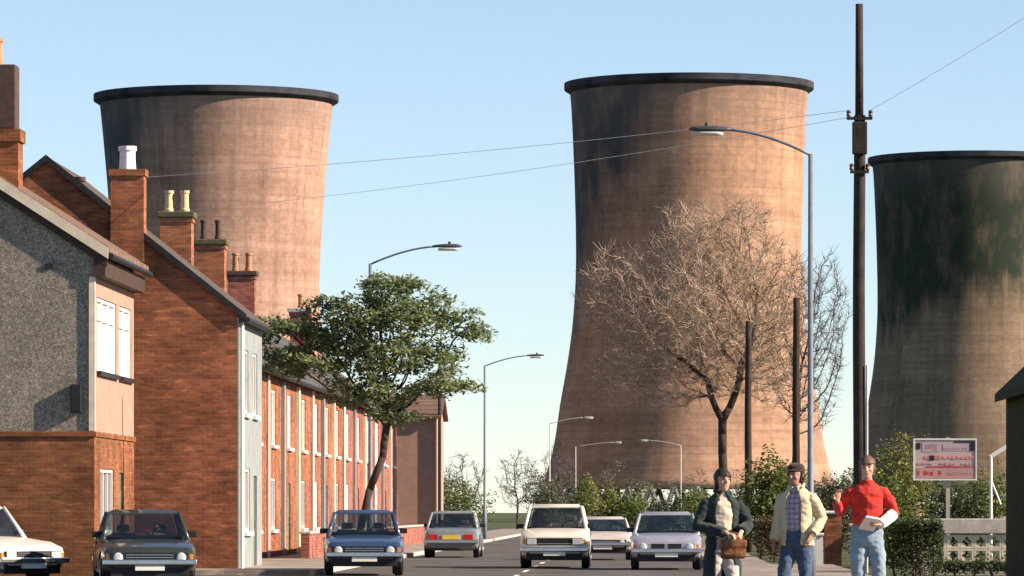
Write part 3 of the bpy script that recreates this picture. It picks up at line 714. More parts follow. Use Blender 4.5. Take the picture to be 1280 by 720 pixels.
wire(PT, P(-13.3, 137.6, 9.97), 0.18, 0.0055, 'lower overhead wire from the thick pole to the terrace chimney with buff pots')
wire(P(4.06, 96.9, 9.44), P(-10.95, 104.2, 8.6), 0.12, 0.0055, 'upper overhead wire from the thick pole to the blank gable chimney')
wire(P(4.48, 96.9, 9.44), P(9.2, 74, 11.2), 0.1, 0.004, 'overhead wire climbing from the thick pole to the upper right')

# ------------------------------------------------------------------ trees
def colonize(att, trunk, step, di, dk, iters=130, forks=()):
    nodes = [Vector(p) for p in trunk]; par = [-1]+list(range(len(trunk)-1))
    for fk in forks:
        for q, p in enumerate(fk):
            par.append(len(trunk)-1 if q == 0 else len(nodes)-1); nodes.append(Vector(p))
    att = [Vector(a) for a in att]
    kids = {}
    for it in range(iters):
        kd = KDTree(len(nodes))
        for i, p in enumerate(nodes): kd.insert(p, i)
        kd.balance()
        pull = {}; keep = []
        for a in att:
            co, i, dist = kd.find(a)
            if dist < dk: continue
            keep.append(a)
            if dist < di:
                v = (a-nodes[i]).normalized()
                if i in pull: pull[i] += v
                else: pull[i] = v.copy()
        att = keep
        if not pull: break
        for i, v in pull.items():
            d = v.normalized()
            if par[i] >= 0: d = (d+0.35*(nodes[i]-nodes[par[i]]).normalized())
            d += Vector((random.uniform(-1, 1), random.uniform(-1, 1), random.uniform(-1, 1)))*0.22
            q = nodes[i]+d.normalized()*step
            if kids.get(i, 0) >= 3: continue
            kids[i] = kids.get(i, 0)+1
            nodes.append(q); par.append(i)
    return nodes, par
def radii(nodes, par, tip, ex=2.3):
    acc = [0.0]*len(nodes)
    for i in range(len(nodes)-1, -1, -1):
        if acc[i] == 0: acc[i] = tip**ex
        if par[i] >= 0: acc[par[i]] += acc[i]
    return [a**(1/ex) for a in acc]
def skeleton_mesh(nodes, par, rad, lo, hi):
    """branches whose radius is within [lo, hi)"""
    bm = bmesh.new()
    for i, p in enumerate(par):
        if p < 0 or not (lo <= rad[i] < hi): continue
        A, B = nodes[p], nodes[i]
        n = 9 if rad[i] > 0.06 else (5 if rad[i] > 0.02 else 3)
        ra = min(rad[p], rad[i]*1.35); d = (B-A)
        tube(bm, [A, B+d.normalized()*rad[i]*0.3], [ra, rad[i]], n, cap=rad[i] > 0.06)
    return bm
def ell(c, r):
    while True:
        v = Vector((random.uniform(-1, 1), random.uniform(-1, 1), random.uniform(-1, 1)))
        if v.length <= 1: return Vector((c[0]+v.x*r[0], c[1]+v.y*r[1], c[2]+v.z*r[2]))
def twigs(bm, nodes, par, rad, lim, count, ln, r):
    for i, p in enumerate(par):
        if p < 0 or rad[i] > lim: continue
        d0 = (nodes[i]-nodes[p]).normalized()
        for k in range(count):
            v = (d0*0.6+Vector((random.uniform(-1, 1), random.uniform(-1, 1), random.uniform(-0.5, 1)))).normalized()
            L = ln*random.uniform(0.5, 1.2); A = nodes[p].lerp(nodes[i], random.random()); Bm = A+v*L*0.5; 
            v2 = (v+Vector((random.uniform(-1, 1), random.uniform(-1, 1), random.uniform(-0.3, 1)))*0.45).normalized()
            tube(bm, [A, Bm, Bm+v2*L*0.5], [r, r*0.8, r*0.35], 3, cap=False)
def bare_tree(label, loc, trunk, blobs, natt, step, tip, barkm, twigm, tw, forks=()):
    t = thing('bare_tree', label, 'tree', loc, 0)
    att = []
    tot = sum(b[1][0]*b[1][1]*b[1][2] for b in blobs)
    for c, r in blobs:
        for k in range(int(natt*r[0]*r[1]*r[2]/tot)): att.append(ell(c, r))
    nodes, par = colonize(att, trunk, step, 3.0, step*1.25, forks=forks)
    rad = radii(nodes, par, tip, 2.5)
    link('trunk', skeleton_mesh(nodes, par, rad, 0.05, 9), barkm, t, smooth=True)
    bm = skeleton_mesh(nodes, par, rad, 0, 0.05); twigs(bm, nodes, par, rad, 0.035, *tw)
    link('crown', bm, twigm, t)
    return t, len(nodes)
# the big pale one: s = 31.6 px/m at 190 m
bare_tree('large pale bare tree with a forked dark trunk before the middle tower', P(3.0, 190, 0),
    [(0, 0, -0.1), (0.02, 0, 1.2), (0.0, 0, 2.6), (-0.05, 0.0, 3.6), (-0.05, 0, 4.4), (-0.05, 0, 5.0)],
    [((-0.9, 0, 9.0), (3.7, 3.0, 2.7)), ((-1.2, 0, 12.0), (1.7, 1.6, 1.7)), ((0.9, 0, 12.3), (1.3, 1.4, 1.5)), ((-4.0, 0, 9.9), (1.9, 1.6, 2.0)), ((2.2, 0, 9.6), (1.3, 1.6, 2.6)), ((1.8, 0, 6.9), (1.4, 1.6, 1.5)), ((-3.9, 0, 6.9), (1.5, 1.5, 1.5)), ((-1.8, 0, 6.3), (1.4, 1.2, 1.0)), ((-0.1, 0, 6.6), (1.6, 1.2, 1.0))], 5600, 0.23, 0.0115, 'bark_dark', 'twig_tan', (5, 0.6, 0.0095),
    [[(-0.3, 0, 5.4), (-0.5, 0.1, 5.9), (-0.62, 0.1, 6.5)], [(0.2, 0, 5.4), (0.42, 0, 5.9), (0.6, -0.1, 6.5), (0.7, -0.1, 7.2)]])
bare_tree('slender grey bare tree behind the tall lamp post and thick pole', P(6.5, 215, 0),
    [(0, 0, -0.1), (0.05, 0, 1.5), (0.0, 0, 3.0), (0.1, 0, 4.5)],
    [((0.6, 0, 8.6), (1.9, 1.6, 4.0)), ((1.4, 0, 10.5), (1.2, 1.2, 2.8))], 1300, 0.26, 0.011, 'bark_dark', 'twig_grey', (4, 0.5, 0.010))
def leaves(bm, pts, spread, n, s0, s1, flatz=1.0):
    for k in range(n):
        p = random.choice(pts)
        c = p+Vector((random.gauss(0, spread), random.gauss(0, spread), random.gauss(0, spread*0.6*flatz)))
        leaf(bm, c, random.uniform(s0, s1))
def leaf(bm, c, s):
    u = Vector((random.uniform(-1, 1), random.uniform(-1, 1), random.uniform(-0.7, 0.4))).normalized()
    w = u.cross(Vector((random.uniform(-0.7, 0.7), random.uniform(-0.7, 0.7), 1))).normalized()
    nrm = u.cross(w)*s*0.12
    a = bm.verts.new(c-u*s*0.5); b2 = bm.verts.new(c+w*s*0.27+nrm); c2 = bm.verts.new(c+u*s*0.5); d2 = bm.verts.new(c-w*s*0.27+nrm)
    bm.faces.new((a, b2, c2)); bm.faces.new((a, c2, d2))
# leafy street tree, s = 40 px/m at 150 m
lt = thing('leafy_tree', 'dark green leafy street tree with flat spreading boughs by the terrace', 'tree', P(-7.4, 122, 0.1))
lt.scale = (0.815,)*3
pads = [(-3.0, 7.3, 1.3, .38), (-2.4, 6.2, 1.7, .5), (-.2, 7.7, 1.9, .75), (.1, 8.6, 1.1, .28), (1.7, 7.5, 1.1, .5), (2.55, 7.0, .75, .22), (.4, 6.3, 2.0, .6), (1.6, 5.35, 1.25, .36), (-.6, 5.2, 1.5, .6), (-1.6, 6.9, 1.3, .45), (-3.6, 7.05, .6, .3), (0.1, 4.5, 1.0, .35), (-1.9, 8.0, .7, .2), (1.5, 8.15, .6, .16)]
att = []
for x, z, rx, rz in pads:
    for k in range(int(60*rx*rx)+14): att.append(ell((x+1.0, 0, z), (rx, rx*0.95, rz)))
nodes, par = colonize(att, [(0, 0, -0.2), (0.12, 0, 1.0), (0.4, 0, 2.2), (0.8, 0, 3.2)], 0.25, 4, 0.32)
rad = radii(nodes, par, 0.012, 2.3)
link('trunk', skeleton_mesh(nodes, par, rad, 0.0, 9), 'bark_dark', lt, smooth=True)
bm = bmesh.new(); thin = [n for n, r_ in zip(nodes, rad) if r_ < 0.022 and n.z > 3.8]
leaves(bm, thin, 0.17, 20000, 0.08, 0.25, 0.8)
link('crown', bm, 'leaf_tree', lt)

def bush(name, label, cat, loc, r, n, s0, s1, m, group=None, lobes=0.35, pointy=False, holes=0.0):
    t = thing(name, label, cat, loc, random.uniform(0, 6), group)
    bm = bmesh.new()
    for k in range(7):
        a = random.uniform(0, 6.28); q = random.uniform(0.2, 0.6)
        tube(bm, [(0.1*math.cos(a), 0.1*math.sin(a), -0.05), (r[0]*q*0.5*math.cos(a), r[1]*q*0.5*math.sin(a), r[2]*0.6), (r[0]*q*math.cos(a), r[1]*q*math.sin(a), r[2]*random.uniform(1.1, 1.7))], [0.05, 0.03, 0.01], 5)
    link('stem', bm, 'bark_dark', t)
    bm = bmesh.new(); sd = Vector((random.uniform(0, 99), random.uniform(0, 99), 0))
    k = 0
    while k < n:
        v = Vector((random.gauss(0, 1), random.gauss(0, 1), random.gauss(0, 1))).normalized()
        lob = 1+lobes*1.6*noise.noise(v*2.1+sd)+lobes*noise.noise(v*4.7+sd)
        q = random.random()**0.33*lob
        z = v.z*q
        if pointy and z > 0: v = Vector((v.x*(1-0.65*z), v.y*(1-0.65*z), v.z))
        c = Vector((v.x*q*r[0], v.y*q*r[1], r[2]+z*r[2]))
        if c.z < 0.03: continue
        leaf(bm, c, random.uniform(s0, s1)); k += 1
    link('foliage', bm, m, t)
    return t
def hedge(label, loc, rz, lx, ly, h, n, s0, s1, m):
    t = thing('hedge', label, 'hedge', loc, rz)
    bm = bmesh.new()
    for k in range(n):
        f = random.random()
        p = Vector((random.uniform(0, lx), random.uniform(-ly/2, ly/2), h*random.random()**0.6))
        if f < 0.4: p.y = -ly/2+random.gauss(0, 0.05)
        elif f < 0.6: p.z = h+random.gauss(0, 0.05)+0.12*noise.noise(p*2)
        leaf(bm, p, random.uniform(s0, s1))
    link('foliage', bm, m, t)
    bm = bmesh.new()
    for k in range(int(lx/0.4)+1): tube(bm, [(k*0.4+0.1, 0, -0.05), (k*0.4+random.uniform(-0.1, 0.3), random.uniform(-0.1, 0.1), h*0.85)], [0.03, 0.012], 5)
    link('stem', bm, 'bark_dark', t)
    return t
# right hand gardens
bush('bush', 'big rounded green bush at the foot of the pole beside the bare tree trunk', 'bush', P(3.95, 152), (0.95, 1.0, 1.6), 5200, 0.10, 0.2, 'leaf_mid', 'garden bushes on the right')
bush('bush', 'mid green bush left of the thick pole, behind the person in cream', 'bush', P(5.9, 150), (0.9, 1.0, 1.25), 4000, 0.10, 0.2, 'leaf_grey', 'garden bushes on the right')
bush('bush', 'tall yellow green bush just left of the red and white sign', 'bush', P(7.0, 132), (0.75, 0.9, 1.7), 4200, 0.09, 0.18, 'leaf_yellow', 'garden bushes on the right')
bush('bush', 'brownish bush top behind the left edge of the sign', 'bush', P(7.5, 140), (0.6, 0.8, 1.6), 2600, 0.09, 0.17, 'leaf_brown', 'garden bushes on the right')
bush('bush', 'low dark bush below the sign behind the pierced wall', 'bush', P(7.6, 118), (0.95, 0.9, 1.0), 4200, 0.08, 0.16, 'leaf_dark', 'garden bushes on the right')
bush('bush', 'dark green bush between the sign and the shed', 'bush', P(8.6, 122), (0.7, 0.9, 1.2), 3200, 0.08, 0.16, 'leaf_mid', 'garden bushes on the right')
bush('bush', 'small green bush between the person in red and the sign', 'bush', P(6.0, 116), (0.6, 0.7, 1.05), 2600, 0.08, 0.15, 'leaf_mid', 'garden bushes on the right')
bush('bush', 'bush tucked behind the middle person and the slim pole', 'bush', P(5.0, 165), (1.1, 1.0, 1.35), 4200, 0.10, 0.2, 'leaf_yellow', 'garden bushes on the right')
hedge('brown leaved hedge between the two men on the right', P(2.95, 131), ROT, 1.5, 1.1, 1.1, 4200, 0.06, 0.13, 'leaf_brown')
hedge('dark clipped hedge beside the person in red', P(5.0, 99), ROT, 1.05, 1.2, 1.12, 5200, 0.05, 0.11, 'leaf_dark')
hedge('low scruffy hedge at the foot of the pierced wall', P(6.06, 102.5), ROT, 4.5, 0.8, 0.28, 5200, 0.05, 0.11, 'leaf_dark')
rb_ = bush('flower_bush', 'small bush of pale pink flowers on the dark hedge end', 'flowers', P(5.72, 101.5), (0.16, 0.16, 0.68), 500, 0.05, 0.10, 'petal')
hedge('long green hedge along the right pavement under the bare tree', P(3.1, 171), ROT+math.pi/2, 90, 1.0, 1.7, 16000, 0.12, 0.24, 'leaf_mid')
# bushes closing the road
spec = [(-7.5, 352, 1.5, 1.9, 'leaf_grey', 'grey green bush at the road end beside the pale lamp post'), (-4.6, 356, 1.6, 2.0, 'leaf_yellow', 'tallest yellow green bush at the end of the road'), (-2.9, 358, 1.4, 1.6, 'leaf_yellow', 'yellow green bush in the middle of the row closing the road'), (-1.3, 356, 1.4, 1.3, 'leaf_mid', 'lowest bush of the row closing the road, above the silver car'),
        (1.0, 362, 1.9, 1.1, 'leaf_grey', 'grey bush behind the silver car roof'), (3.6, 362, 2.1, 1.5, 'leaf_mid', 'far green bush behind the man in the dark coat')]
for a, d, rr, hz, m_, lab in spec:
    bush('bush', lab, 'bush', P(a, d), (rr, 1.4, hz), 3000, 0.14, 0.3, m_, 'bushes closing the road', pointy='yellow' in m_)
for i, (a, d, hh, lab) in enumerate(((-9.0, 330, 5.8, 'bare grey tree left of the first pale lamp, at the tower foot'), (-11.5, 300, 5.2, 'bare grey shrub tree left of the tower base, against the sky'), (-6.9, 372, 7.0, 'bare tree in front of the dark foot of the middle tower'))):
    bare_tree(lab, P(a, d), [(0, 0, -0.1), (0, 0, 0.8), (0.05, 0, 1.5)], [((0, 0, hh*0.6), (1.6, 1.4, hh*0.38))], 260, 0.3, 0.014, 'bark_dark', 'twig_grey', (3, 0.5, 0.012))
for i, (a, d, hz, m_, lab) in enumerate(((-13, 285, 1.7, 'leaf_grey', 'grey green bush at the left roadside, past the last house'), (-10.3, 262, 1.5, 'leaf_mid', 'green bush at the left roadside, just past the last house'), (-11.6, 240, 1.4, 'leaf_brown', 'brown bush against the end of the low rendered house'))):
    bush('bush', lab, 'bush', P(a, d), (1.8, 1.6, hz), 2600, 0.12, 0.26, m_, 'bushes at the left roadside')
# far belt of trees round the works
t = bpy.data.objects.new
bm = bmesh.new(); random.seed(5)
for k in range(120):
    x = random.uniform(-95, 105); y = random.uniform(555, 605); h = random.uniform(5.5, 8.0); rx = random.uniform(2.0, 3.4)
    for q in range(9):
        c = ell((x, y, h*0.5), (rx, 2, h*0.4)); rr = random.uniform(0.7, 1.3)
        for w_ in range(46):
            leaf(bm, ell(c, (rr, rr, rr*0.8)), random.uniform(0.22, 0.45))
tag(link('far_scrub', bm, 'leaf_grey'), 'low grey green scrub far away at the feet of the towers', 'scrub', None, 'stuff')
random.seed(21)

# ------------------------------------------------------------------ right hand front garden
w = thing('pierced_wall', 'pale pierced concrete block wall with smooth coping in front of the sign', 'wall', P(6.0, 104), ROT)
link('base', bx(0, 5.2, 0, 0.2, -0.05, 0.24), 'concrete', w)
link('coping', bx(-0.05, 5.25, -0.06, 0.26, 0.86, 1.19, bev=0.02), 'concrete', w)
bm = bmesh.new()
for k in range(17):
    for r_ in range(2):
        x0 = 0.16+k*0.3; z0 = 0.24+r_*0.3; bt = 0.045
        if x0+0.3 > 5.2: continue
        e = 0.004
        box(bm, x0+e, x0+bt, 0.02, 0.14, z0+e, z0+0.3-e); box(bm, x0+0.3-bt, x0+0.3-e, 0.02, 0.14, z0+e, z0+0.3-e)
        box(bm, x0+bt, x0+0.3-bt, 0.02, 0.14, z0+e, z0+bt); box(bm, x0+bt, x0+0.3-bt, 0.02, 0.14, z0+0.3-bt, z0+0.3-e)
        # quarter rings in the corners make the pierced flower pattern
        for sx in (0, 1):
            for sz in (0, 1):
                cx = x0+(0.3-bt if sx else bt); cz = z0+(0.3-bt if sz else bt); dx = -1 if sx else 1; dz = -1 if sz else 1
                pr = [(cx, cz), (cx+dx*0.085, cz), (cx+dx*0.06, cz+dz*0.06), (cx, cz+dz*0.085)]
                f = [bm.verts.new((x, 0.035, z)) for x, z in pr]; g_ = [bm.verts.new((x, 0.125, z)) for x, z in pr]
                bm.faces.new(f); bm.faces.new(g_[::-1])
                for i in range(4): bm.faces.new((f[i], g_[i], g_[(i+1) % 4], f[(i+1) % 4]))
link('screen_blocks', bm, 'cream', w)
link('end_pier', bx(0.0, 0.15, -0.03, 0.22, 0.245, 0.855), 'concrete', w)
sg = thing('sign_board', 'red and white notice board on a post behind the pierced wall', 'sign', P(6.72, 107.5), ROT)
link('post', bx(-0.045, 0.045, 0, 0.08, 0, 3.0), 'concrete', sg)
x0, x1, z0, z1 = -0.78, 0.64, 2.04, 2.98
link('board', bx(x0, x1, -0.045, -0.003, z0, z1, bev=0.006), 'sign_white', sg)
bm = bmesh.new()
for q in ((x0, x1, z1-0.035, z1), (x0, x1, z0, z0+0.03), (x0, x0+0.03, z0+0.03, z1-0.035), (x1-0.03, x1, z0+0.03, z1-0.035)): box(bm, q[0], q[1], -0.06, -0.047, q[2], q[3])
link('board_frame', bm, 'white', sg)
# rows of weathered lettering, too worn to read: broken smears of paint
def smear(xa, xb, za, zb, m, nm='lettering', d=0.053):
    link(nm, bx(xa, xb, -d, -0.047, za, zb), m, sg)
def row(xa, xb, za, zb, m, seed):
    rnd = random.Random(seed); x = xa
    while x < xb-0.03:
        w_ = rnd.uniform(0.025, 0.09); j = (zb-za)
        if rnd.random() < 0.8: smear(x, min(x+w_, xb), za+j*rnd.uniform(0, 0.3), zb-j*rnd.uniform(0, 0.3), m)
        x += w_+rnd.uniform(0.008, 0.03)
smear(x0+0.06, x0+0.16, 2.74, 2.88, 'sign_black', 'panel'); smear(x1-0.16, x1-0.05, 2.70, 2.92, 'sign_black', 'panel'); smear(x1-0.5, x1-0.17, 2.885, 2.92, 'sign_black', 'panel')
smear(x0+0.2, x0+0.60, 2.68, 2.90, 'sign_lilac', 'panel', 0.0505); smear(x0+0.66, x1-0.18, 2.70, 2.86, 'sign_lilac', 'panel', 0.0505); smear(x0+0.08, x1-0.05, 2.09, 2.32, 'sign_pale_red', 'panel', 0.0505)
row(x0+0.22, x0+0.58, 2.71, 2.87, 'sign_dull', 1); row(x0+0.68, x1-0.2, 2.72, 2.78, 'sign_dull', 5)
row(x0+0.10, x1-0.08, 2.50, 2.60, 'sign_pink', 2); smear(x0+0.36, x0+0.47, 2.49, 2.60, 'sign_black', 'panel', 0.0545)
row(x0+0.1, x1-0.1, 2.38, 2.44, 'sign_pink', 3); smear(x0+0.3, x1-0.04, 2.33, 2.36, 'sign_red', 'panel', 0.0545)
row(x0+0.10, x0+0.62, 2.14, 2.26, 'sign_red', 4); row(x0+0.66, x1-0.1, 2.14, 2.24, 'sign_dull', 6)
br_ = thing('bracket_post', 'thin white post with a slanting arm right of the sign', 'post', P(7.63, 106.8), ROT)
link('post', tb([(0, 0, 0), (0, 0, 2.58)], 0.035, 8), 'white', br_)
link('slanting_arm', bx(-0.03, 0.44, -0.03, 0.03, -0.045, 0.045), 'white', br_, (0, 0, 2.57), (0, -0.56, 0))
link('stay', tb([(0.02, 0.0, 2.0), (0.22, 0.0, 1.5)], 0.022, 6), 'white', br_)
def pier(a, d, w_, h, m, cap, lab, nm='gate_pier'):
    p = thing(nm, lab, 'gate pier', P(a, d), ROT)
    link('pier', bx(-w_/2, w_/2, -w_/2, w_/2, 0, h-0.08), m, p); link('cap', bx(-w_/2-0.05, w_/2+0.05, -w_/2-0.05, w_/2+0.05, h-0.08, h, bev=0.025), cap, p)
pier(4.58, 119, 0.42, 1.36, 'brick', 'white', 'orange brick gate pier with white cap between the cream and red clad people')
pier(5.1, 117, 0.3, 1.05, 'render_pink', 'cream', 'shorter pale rendered gate pier beside the orange brick one')
pier(4.3, 121, 0.22, 0.8, 'white', 'white', 'low white gate post at the leg of the person in cream')
bw = thing('brick_wall', 'low brown brick garden wall joining the gate piers behind the people', 'wall', P(5.3, 118.5), ROT)
link('wall', bx(0, 1.0, 0, 0.22, 0, 0.7), 'brick_brown', bw); link('coping', bx(-0.02, 1.02, -0.04, 0.26, 0.7, 0.77), 'concrete', bw)

# ------------------------------------------------------------------ cars (local: front towards -y)
def quadpatch(bm, q, margin, off, th=0.006):
    """rounded pane lying just outside the quad q (4 Vectors, ccw from outside)"""
    c = sum(q, Vector())/4; nrm = (q[1]-q[0]).cross(q[3]-q[0]).normalized()
    ins = []
    for i in range(4):
        p = q[i]; a = (q[(i+1) % 4]-p); b2 = (q[i-1]-p); la, lb = a.length, b2.length
        ins.append(p+a.normalized()*margin+b2.normalized()*margin)
    pts = []
    for i in range(4):
        p = ins[i]; a = (ins[(i+1) % 4]-p); b2 = (ins[i-1]-p); r_ = min(0.06, a.length*0.3, b2.length*0.3)
        A = p+b2.normalized()*r_; B = p+a.normalized()*r_
        for u in (0, 0.33, 0.67, 1): pts.append((A*(1-u)*(1-u)+p*2*u*(1-u)+B*u*u)+nrm*off)
    f = [bm.verts.new(p) for p in pts]; g_ = [bm.verts.new(p-nrm*th) for p in pts]
    bm.faces.new(f); bm.faces.new(g_[::-1]); n = len(f)
    for i in range(n): bm.faces.new((f[i], g_[i], g_[(i+1) % n], f[(i+1) % n]))
def car(label, cat, loc, rz, col, L=4.2, W=1.66, H=1.38, belt=0.86, hood=0.80, nose=0.70, cowl=-0.75, deck=1.35, wsr=0.55, bwr=0.45, tail=0.80, grille='wide', bars=True, lights='rect', bumper='chrome', plate='plate_w', boot=True):
    t = thing('parked_car', label, cat, loc, rz, 'cars along the road')
    hw = W/2; y0 = -L/2; y1 = L/2
    st = [(y0, 0.80, 0.38, nose-0.07), (y0+0.05, 0.93, 0.28, nose), (y0+0.35, 0.97, 0.22, (nose+hood)/2+0.02), (cowl-0.05, 1.0, 0.2, hood+0.035), (cowl+0.35, 1.0, 0.2, belt), (0.4, 1.0, 0.2, belt), (deck, 0.99, 0.2, belt), (y1-0.2, 0.96, 0.24, tail+0.02), (y1-0.04, 0.92, 0.3, tail-0.02), (y1, 0.82, 0.4, tail-0.1)]
    bm = bmesh.new(); rings = []
    for y, wf, zb, zt in st:
        w = hw*wf; zm = zb+(zt-zb)*0.55
        half = [(w*0.82, zb), (w*0.95, zb+0.05), (w*0.99, zb+(zm-zb)*0.5), (w, zm), (w*0.985, zt-0.10), (w*0.95, zt-0.03), (w*0.87, zt), (w*0.45, zt+0.016)]
        rings.append([Vector((x, y, z)) for x, z in half] + [Vector((-x, y, z)) for x, z in half[::-1]])
    ring_loft(bm, rings)
    fw, rw = y0+0.78, y1-0.82; wr = 0.30
    cb = bmesh.new()
    for yy in (fw, rw):
        for s in (-1, 1):
            xs_ = (hw-0.24)*s; xe = (hw+0.15)*s
            r0 = [Vector((xs_, yy+(wr+0.05)*math.cos(2*math.pi*k/24), wr+0.02+(wr+0.05)*math.sin(2*math.pi*k/24))) for k in range(24)]
            r1 = [Vector((xe, p.y, p.z)) for p in r0]
            ring_loft(cb, [r0, r1])
    bo = link_me('body', cut_bm(bm, cb), col, t)
    for p in bo.data.polygons: p.use_smooth = True
    try: bo.data.set_sharp_from_angle(angle=R(28))
    except Exception: pass
    # cabin
    def ring(z, w, ya, yb): return [Vector((-w, ya, z)), Vector((w, ya, z)), Vector((w, yb, z)), Vector((-w, yb, z))]
    A = ring(belt-0.03, hw*0.90, cowl, deck+0.1); B = ring(H-0.06, hw*0.73, cowl+wsr, deck-bwr); D = ring(H, hw*0.62, cowl+wsr+0.14, deck-bwr-0.14)
    bm = bmesh.new(); B2 = [p-Vector((0, 0, 0.035)) for p in B]; ring_loft(bm, [B2, B, D])
    bmesh.ops.bevel(bm, geom=[e for e in bm.edges], offset=0.012, segments=2, affect='EDGES')
    cab = link('roof', bm, col, t, smooth=True)
    try: cab.data.set_sharp_from_angle(angle=R(40))
    except Exception: pass
    for p_, q_ in zip(A+[A[1].lerp(A[2], 0.5), A[3].lerp(A[0], 0.5)], B+[B[1].lerp(B[2], 0.5), B[3].lerp(B[0], 0.5)]):
        link('pillar', tb([p_-Vector((0, 0, 0.03)), q_+Vector((0, 0, 0.0))], [0.045, 0.036], 8), col, t, smooth=True)
    # seats, dashboard and wheel seen through the glass
    for s in (-1, 1):
        bm = bmesh.new(); box(bm, s*0.34-0.23, s*0.34+0.23, cowl+1.15, cowl+1.3, belt-0.12, H-0.42, bev=0.05); box(bm, s*0.34-0.12, s*0.34+0.12, cowl+1.18, cowl+1.28, H-0.41, H-0.27, bev=0.04)
        link('seat', bm, 'seat_cloth', t)
    link('rear_seat', bx(-hw*0.72, hw*0.72, min(deck-0.55, cowl+2.2), min(deck-0.4, cowl+2.35), belt-0.1, H-0.46, bev=0.05), 'seat_cloth', t)
    link('dashboard', bx(-hw*0.8, hw*0.8, cowl+0.2, cowl+0.5, belt-0.02, belt+0.06, bev=0.03), 'plastic', t)
    link('steering_wheel', tb([(0.34+0.18*math.cos(2*math.pi*k/16), cowl+0.62-0.07*math.sin(2*math.pi*k/16), belt+0.05+0.16*math.sin(2*math.pi*k/16)) for k in range(17)], 0.014, 6), 'plastic', t)
    bm = bmesh.new(); quadpatch(bm, [A[0], A[1], B[1], B[0]], 0.05, 0.008); link('windscreen', bm, 'car_glass', t)
    bm = bmesh.new(); quadpatch(bm, [A[2], A[3], B[3], B[2]], 0.06, 0.008); link('rear_window', bm, 'car_glass', t)
    for (a1, a2, b2, b1) in ((A[1], A[2], B[2], B[1]), (A[3], A[0], B[0], B[3])):
        ma, mb = a1.lerp(a2, 0.5), b1.lerp(b2, 0.5)
        for q in ([a1, ma, mb, b1], [ma, a2, b2, mb]):
            bm = bmesh.new(); quadpatch(bm, q, 0.045, 0.008); link('side_window', bm, 'car_glass', t)
    # wheels
    for yy in (fw, rw):
        for s in (-1, 1):
            def wring(r_, x): return [Vector((s*x, yy+r_*math.cos(2*math.pi*k/28), wr+r_*math.sin(2*math.pi*k/28))) for k in range(28)]
            bm = bmesh.new(); ring_loft(bm, [wring(wr*0.62, hw-0.2), wring(wr*0.95, hw-0.2), wring(wr, hw-0.17), wring(wr, hw-0.06), wring(wr*0.94, hw-0.025), wring(wr*0.66, hw-0.02)])
            wh = link('wheel', bm, 'tyre', t)
            bm = bmesh.new(); ring_loft(bm, [wring(wr*0.63, hw-0.035), wring(wr*0.63, hw-0.012), wring(wr*0.52, hw-0.012), wring(wr*0.42, hw-0.045), wring(wr*0.2, hw-0.02), wring(wr*0.06, hw-0.015)]); link('rim', bm, 'hub', wh)
    # front
    fz = (nose+0.30)/2+0.02
    yf = y0-0.008
    gw = hw*0.80
    def fbox(x0_, x1_, z0_, z1_, m_, nm, d=0.035, y=None, par=t, bev=0.008):
        return link(nm, bx(x0_, x1_, (yf if y is None else y)-d, (yf if y is None else y)+0.06, z0_, z1_, bev=bev), m_, par)
    gz0, gz1 = nose-0.25, nose-0.08
    if grille == 'wide':
        fbox(-gw, gw, gz0, gz1, 'plastic', 'grille', 0.01)
        bm = bmesh.new()
        for k in range(3 if bars else 1): box(bm, -gw+0.27, gw-0.27, yf-0.022, yf-0.012, gz0+0.03+k*0.045, gz0+0.042+k*0.045)
        link('grille_bars', bm, 'chrome', t)
    else:
        for s in (-1, 1): fbox(s*0.19-0.155, s*0.19+0.155, gz0-0.02, gz1-0.015, 'plastic', 'grille', 0.015)
        fbox(-gw, gw, gz0-0.03, gz1, col, 'front_panel', 0.003)
    for s in (-1, 1):
        cx = s*(gw-0.13)
        if lights == 'rect': fbox(cx-0.11, cx+0.11, gz0+0.015, gz1-0.015, 'lens', 'headlight', 0.03)
        else:
            bm = bmesh.new()
            rr = [[Vector((cx+r_*math.cos(2*math.pi*k/20), y, (gz0+gz1)/2+r_*math.sin(2*math.pi*k/20))) for k in range(20)] for r_, y in ((0.085, yf+0.05), (0.085, yf-0.02), (0.06, yf-0.035), (0.02, yf-0.04))]
            ring_loft(bm, rr); link('headlight', bm, 'lens', t)
        fbox(s*(gw+0.045)-0.035, s*(gw+0.045)+0.035, gz0+0.02, gz1-0.03, 'amber', 'indicator', -0.02)
    fbox(-hw*0.97, hw*0.97, 0.40, 0.50, bumper, 'bumper', 0.09, bev=0.02)
    fbox(-hw*0.80, hw*0.80, 0.2, 0.385, 'plastic', 'valance', -0.02)
    fbox(-0.26, 0.26, 0.30, 0.395, plate, 'number_plate', 0.06, bev=0.004)
    # rear
    yr = y1
    link('bumper', bx(-hw*0.97, hw*0.97, yr-0.05, yr+0.09, 0.42, 0.53, bev=0.02), bumper, t)
    for s in (-1, 1): link('tail_light', bx(s*hw*0.62-0.13, s*hw*0.62+0.13, yr-0.06, yr+0.015, tail-0.27, tail-0.12, bev=0.01), 'redlens', t)
    link('number_plate', bx(-0.26, 0.26, yr-0.04, yr+0.02, tail-0.26, tail-0.15, bev=0.004), 'plate_y', t)
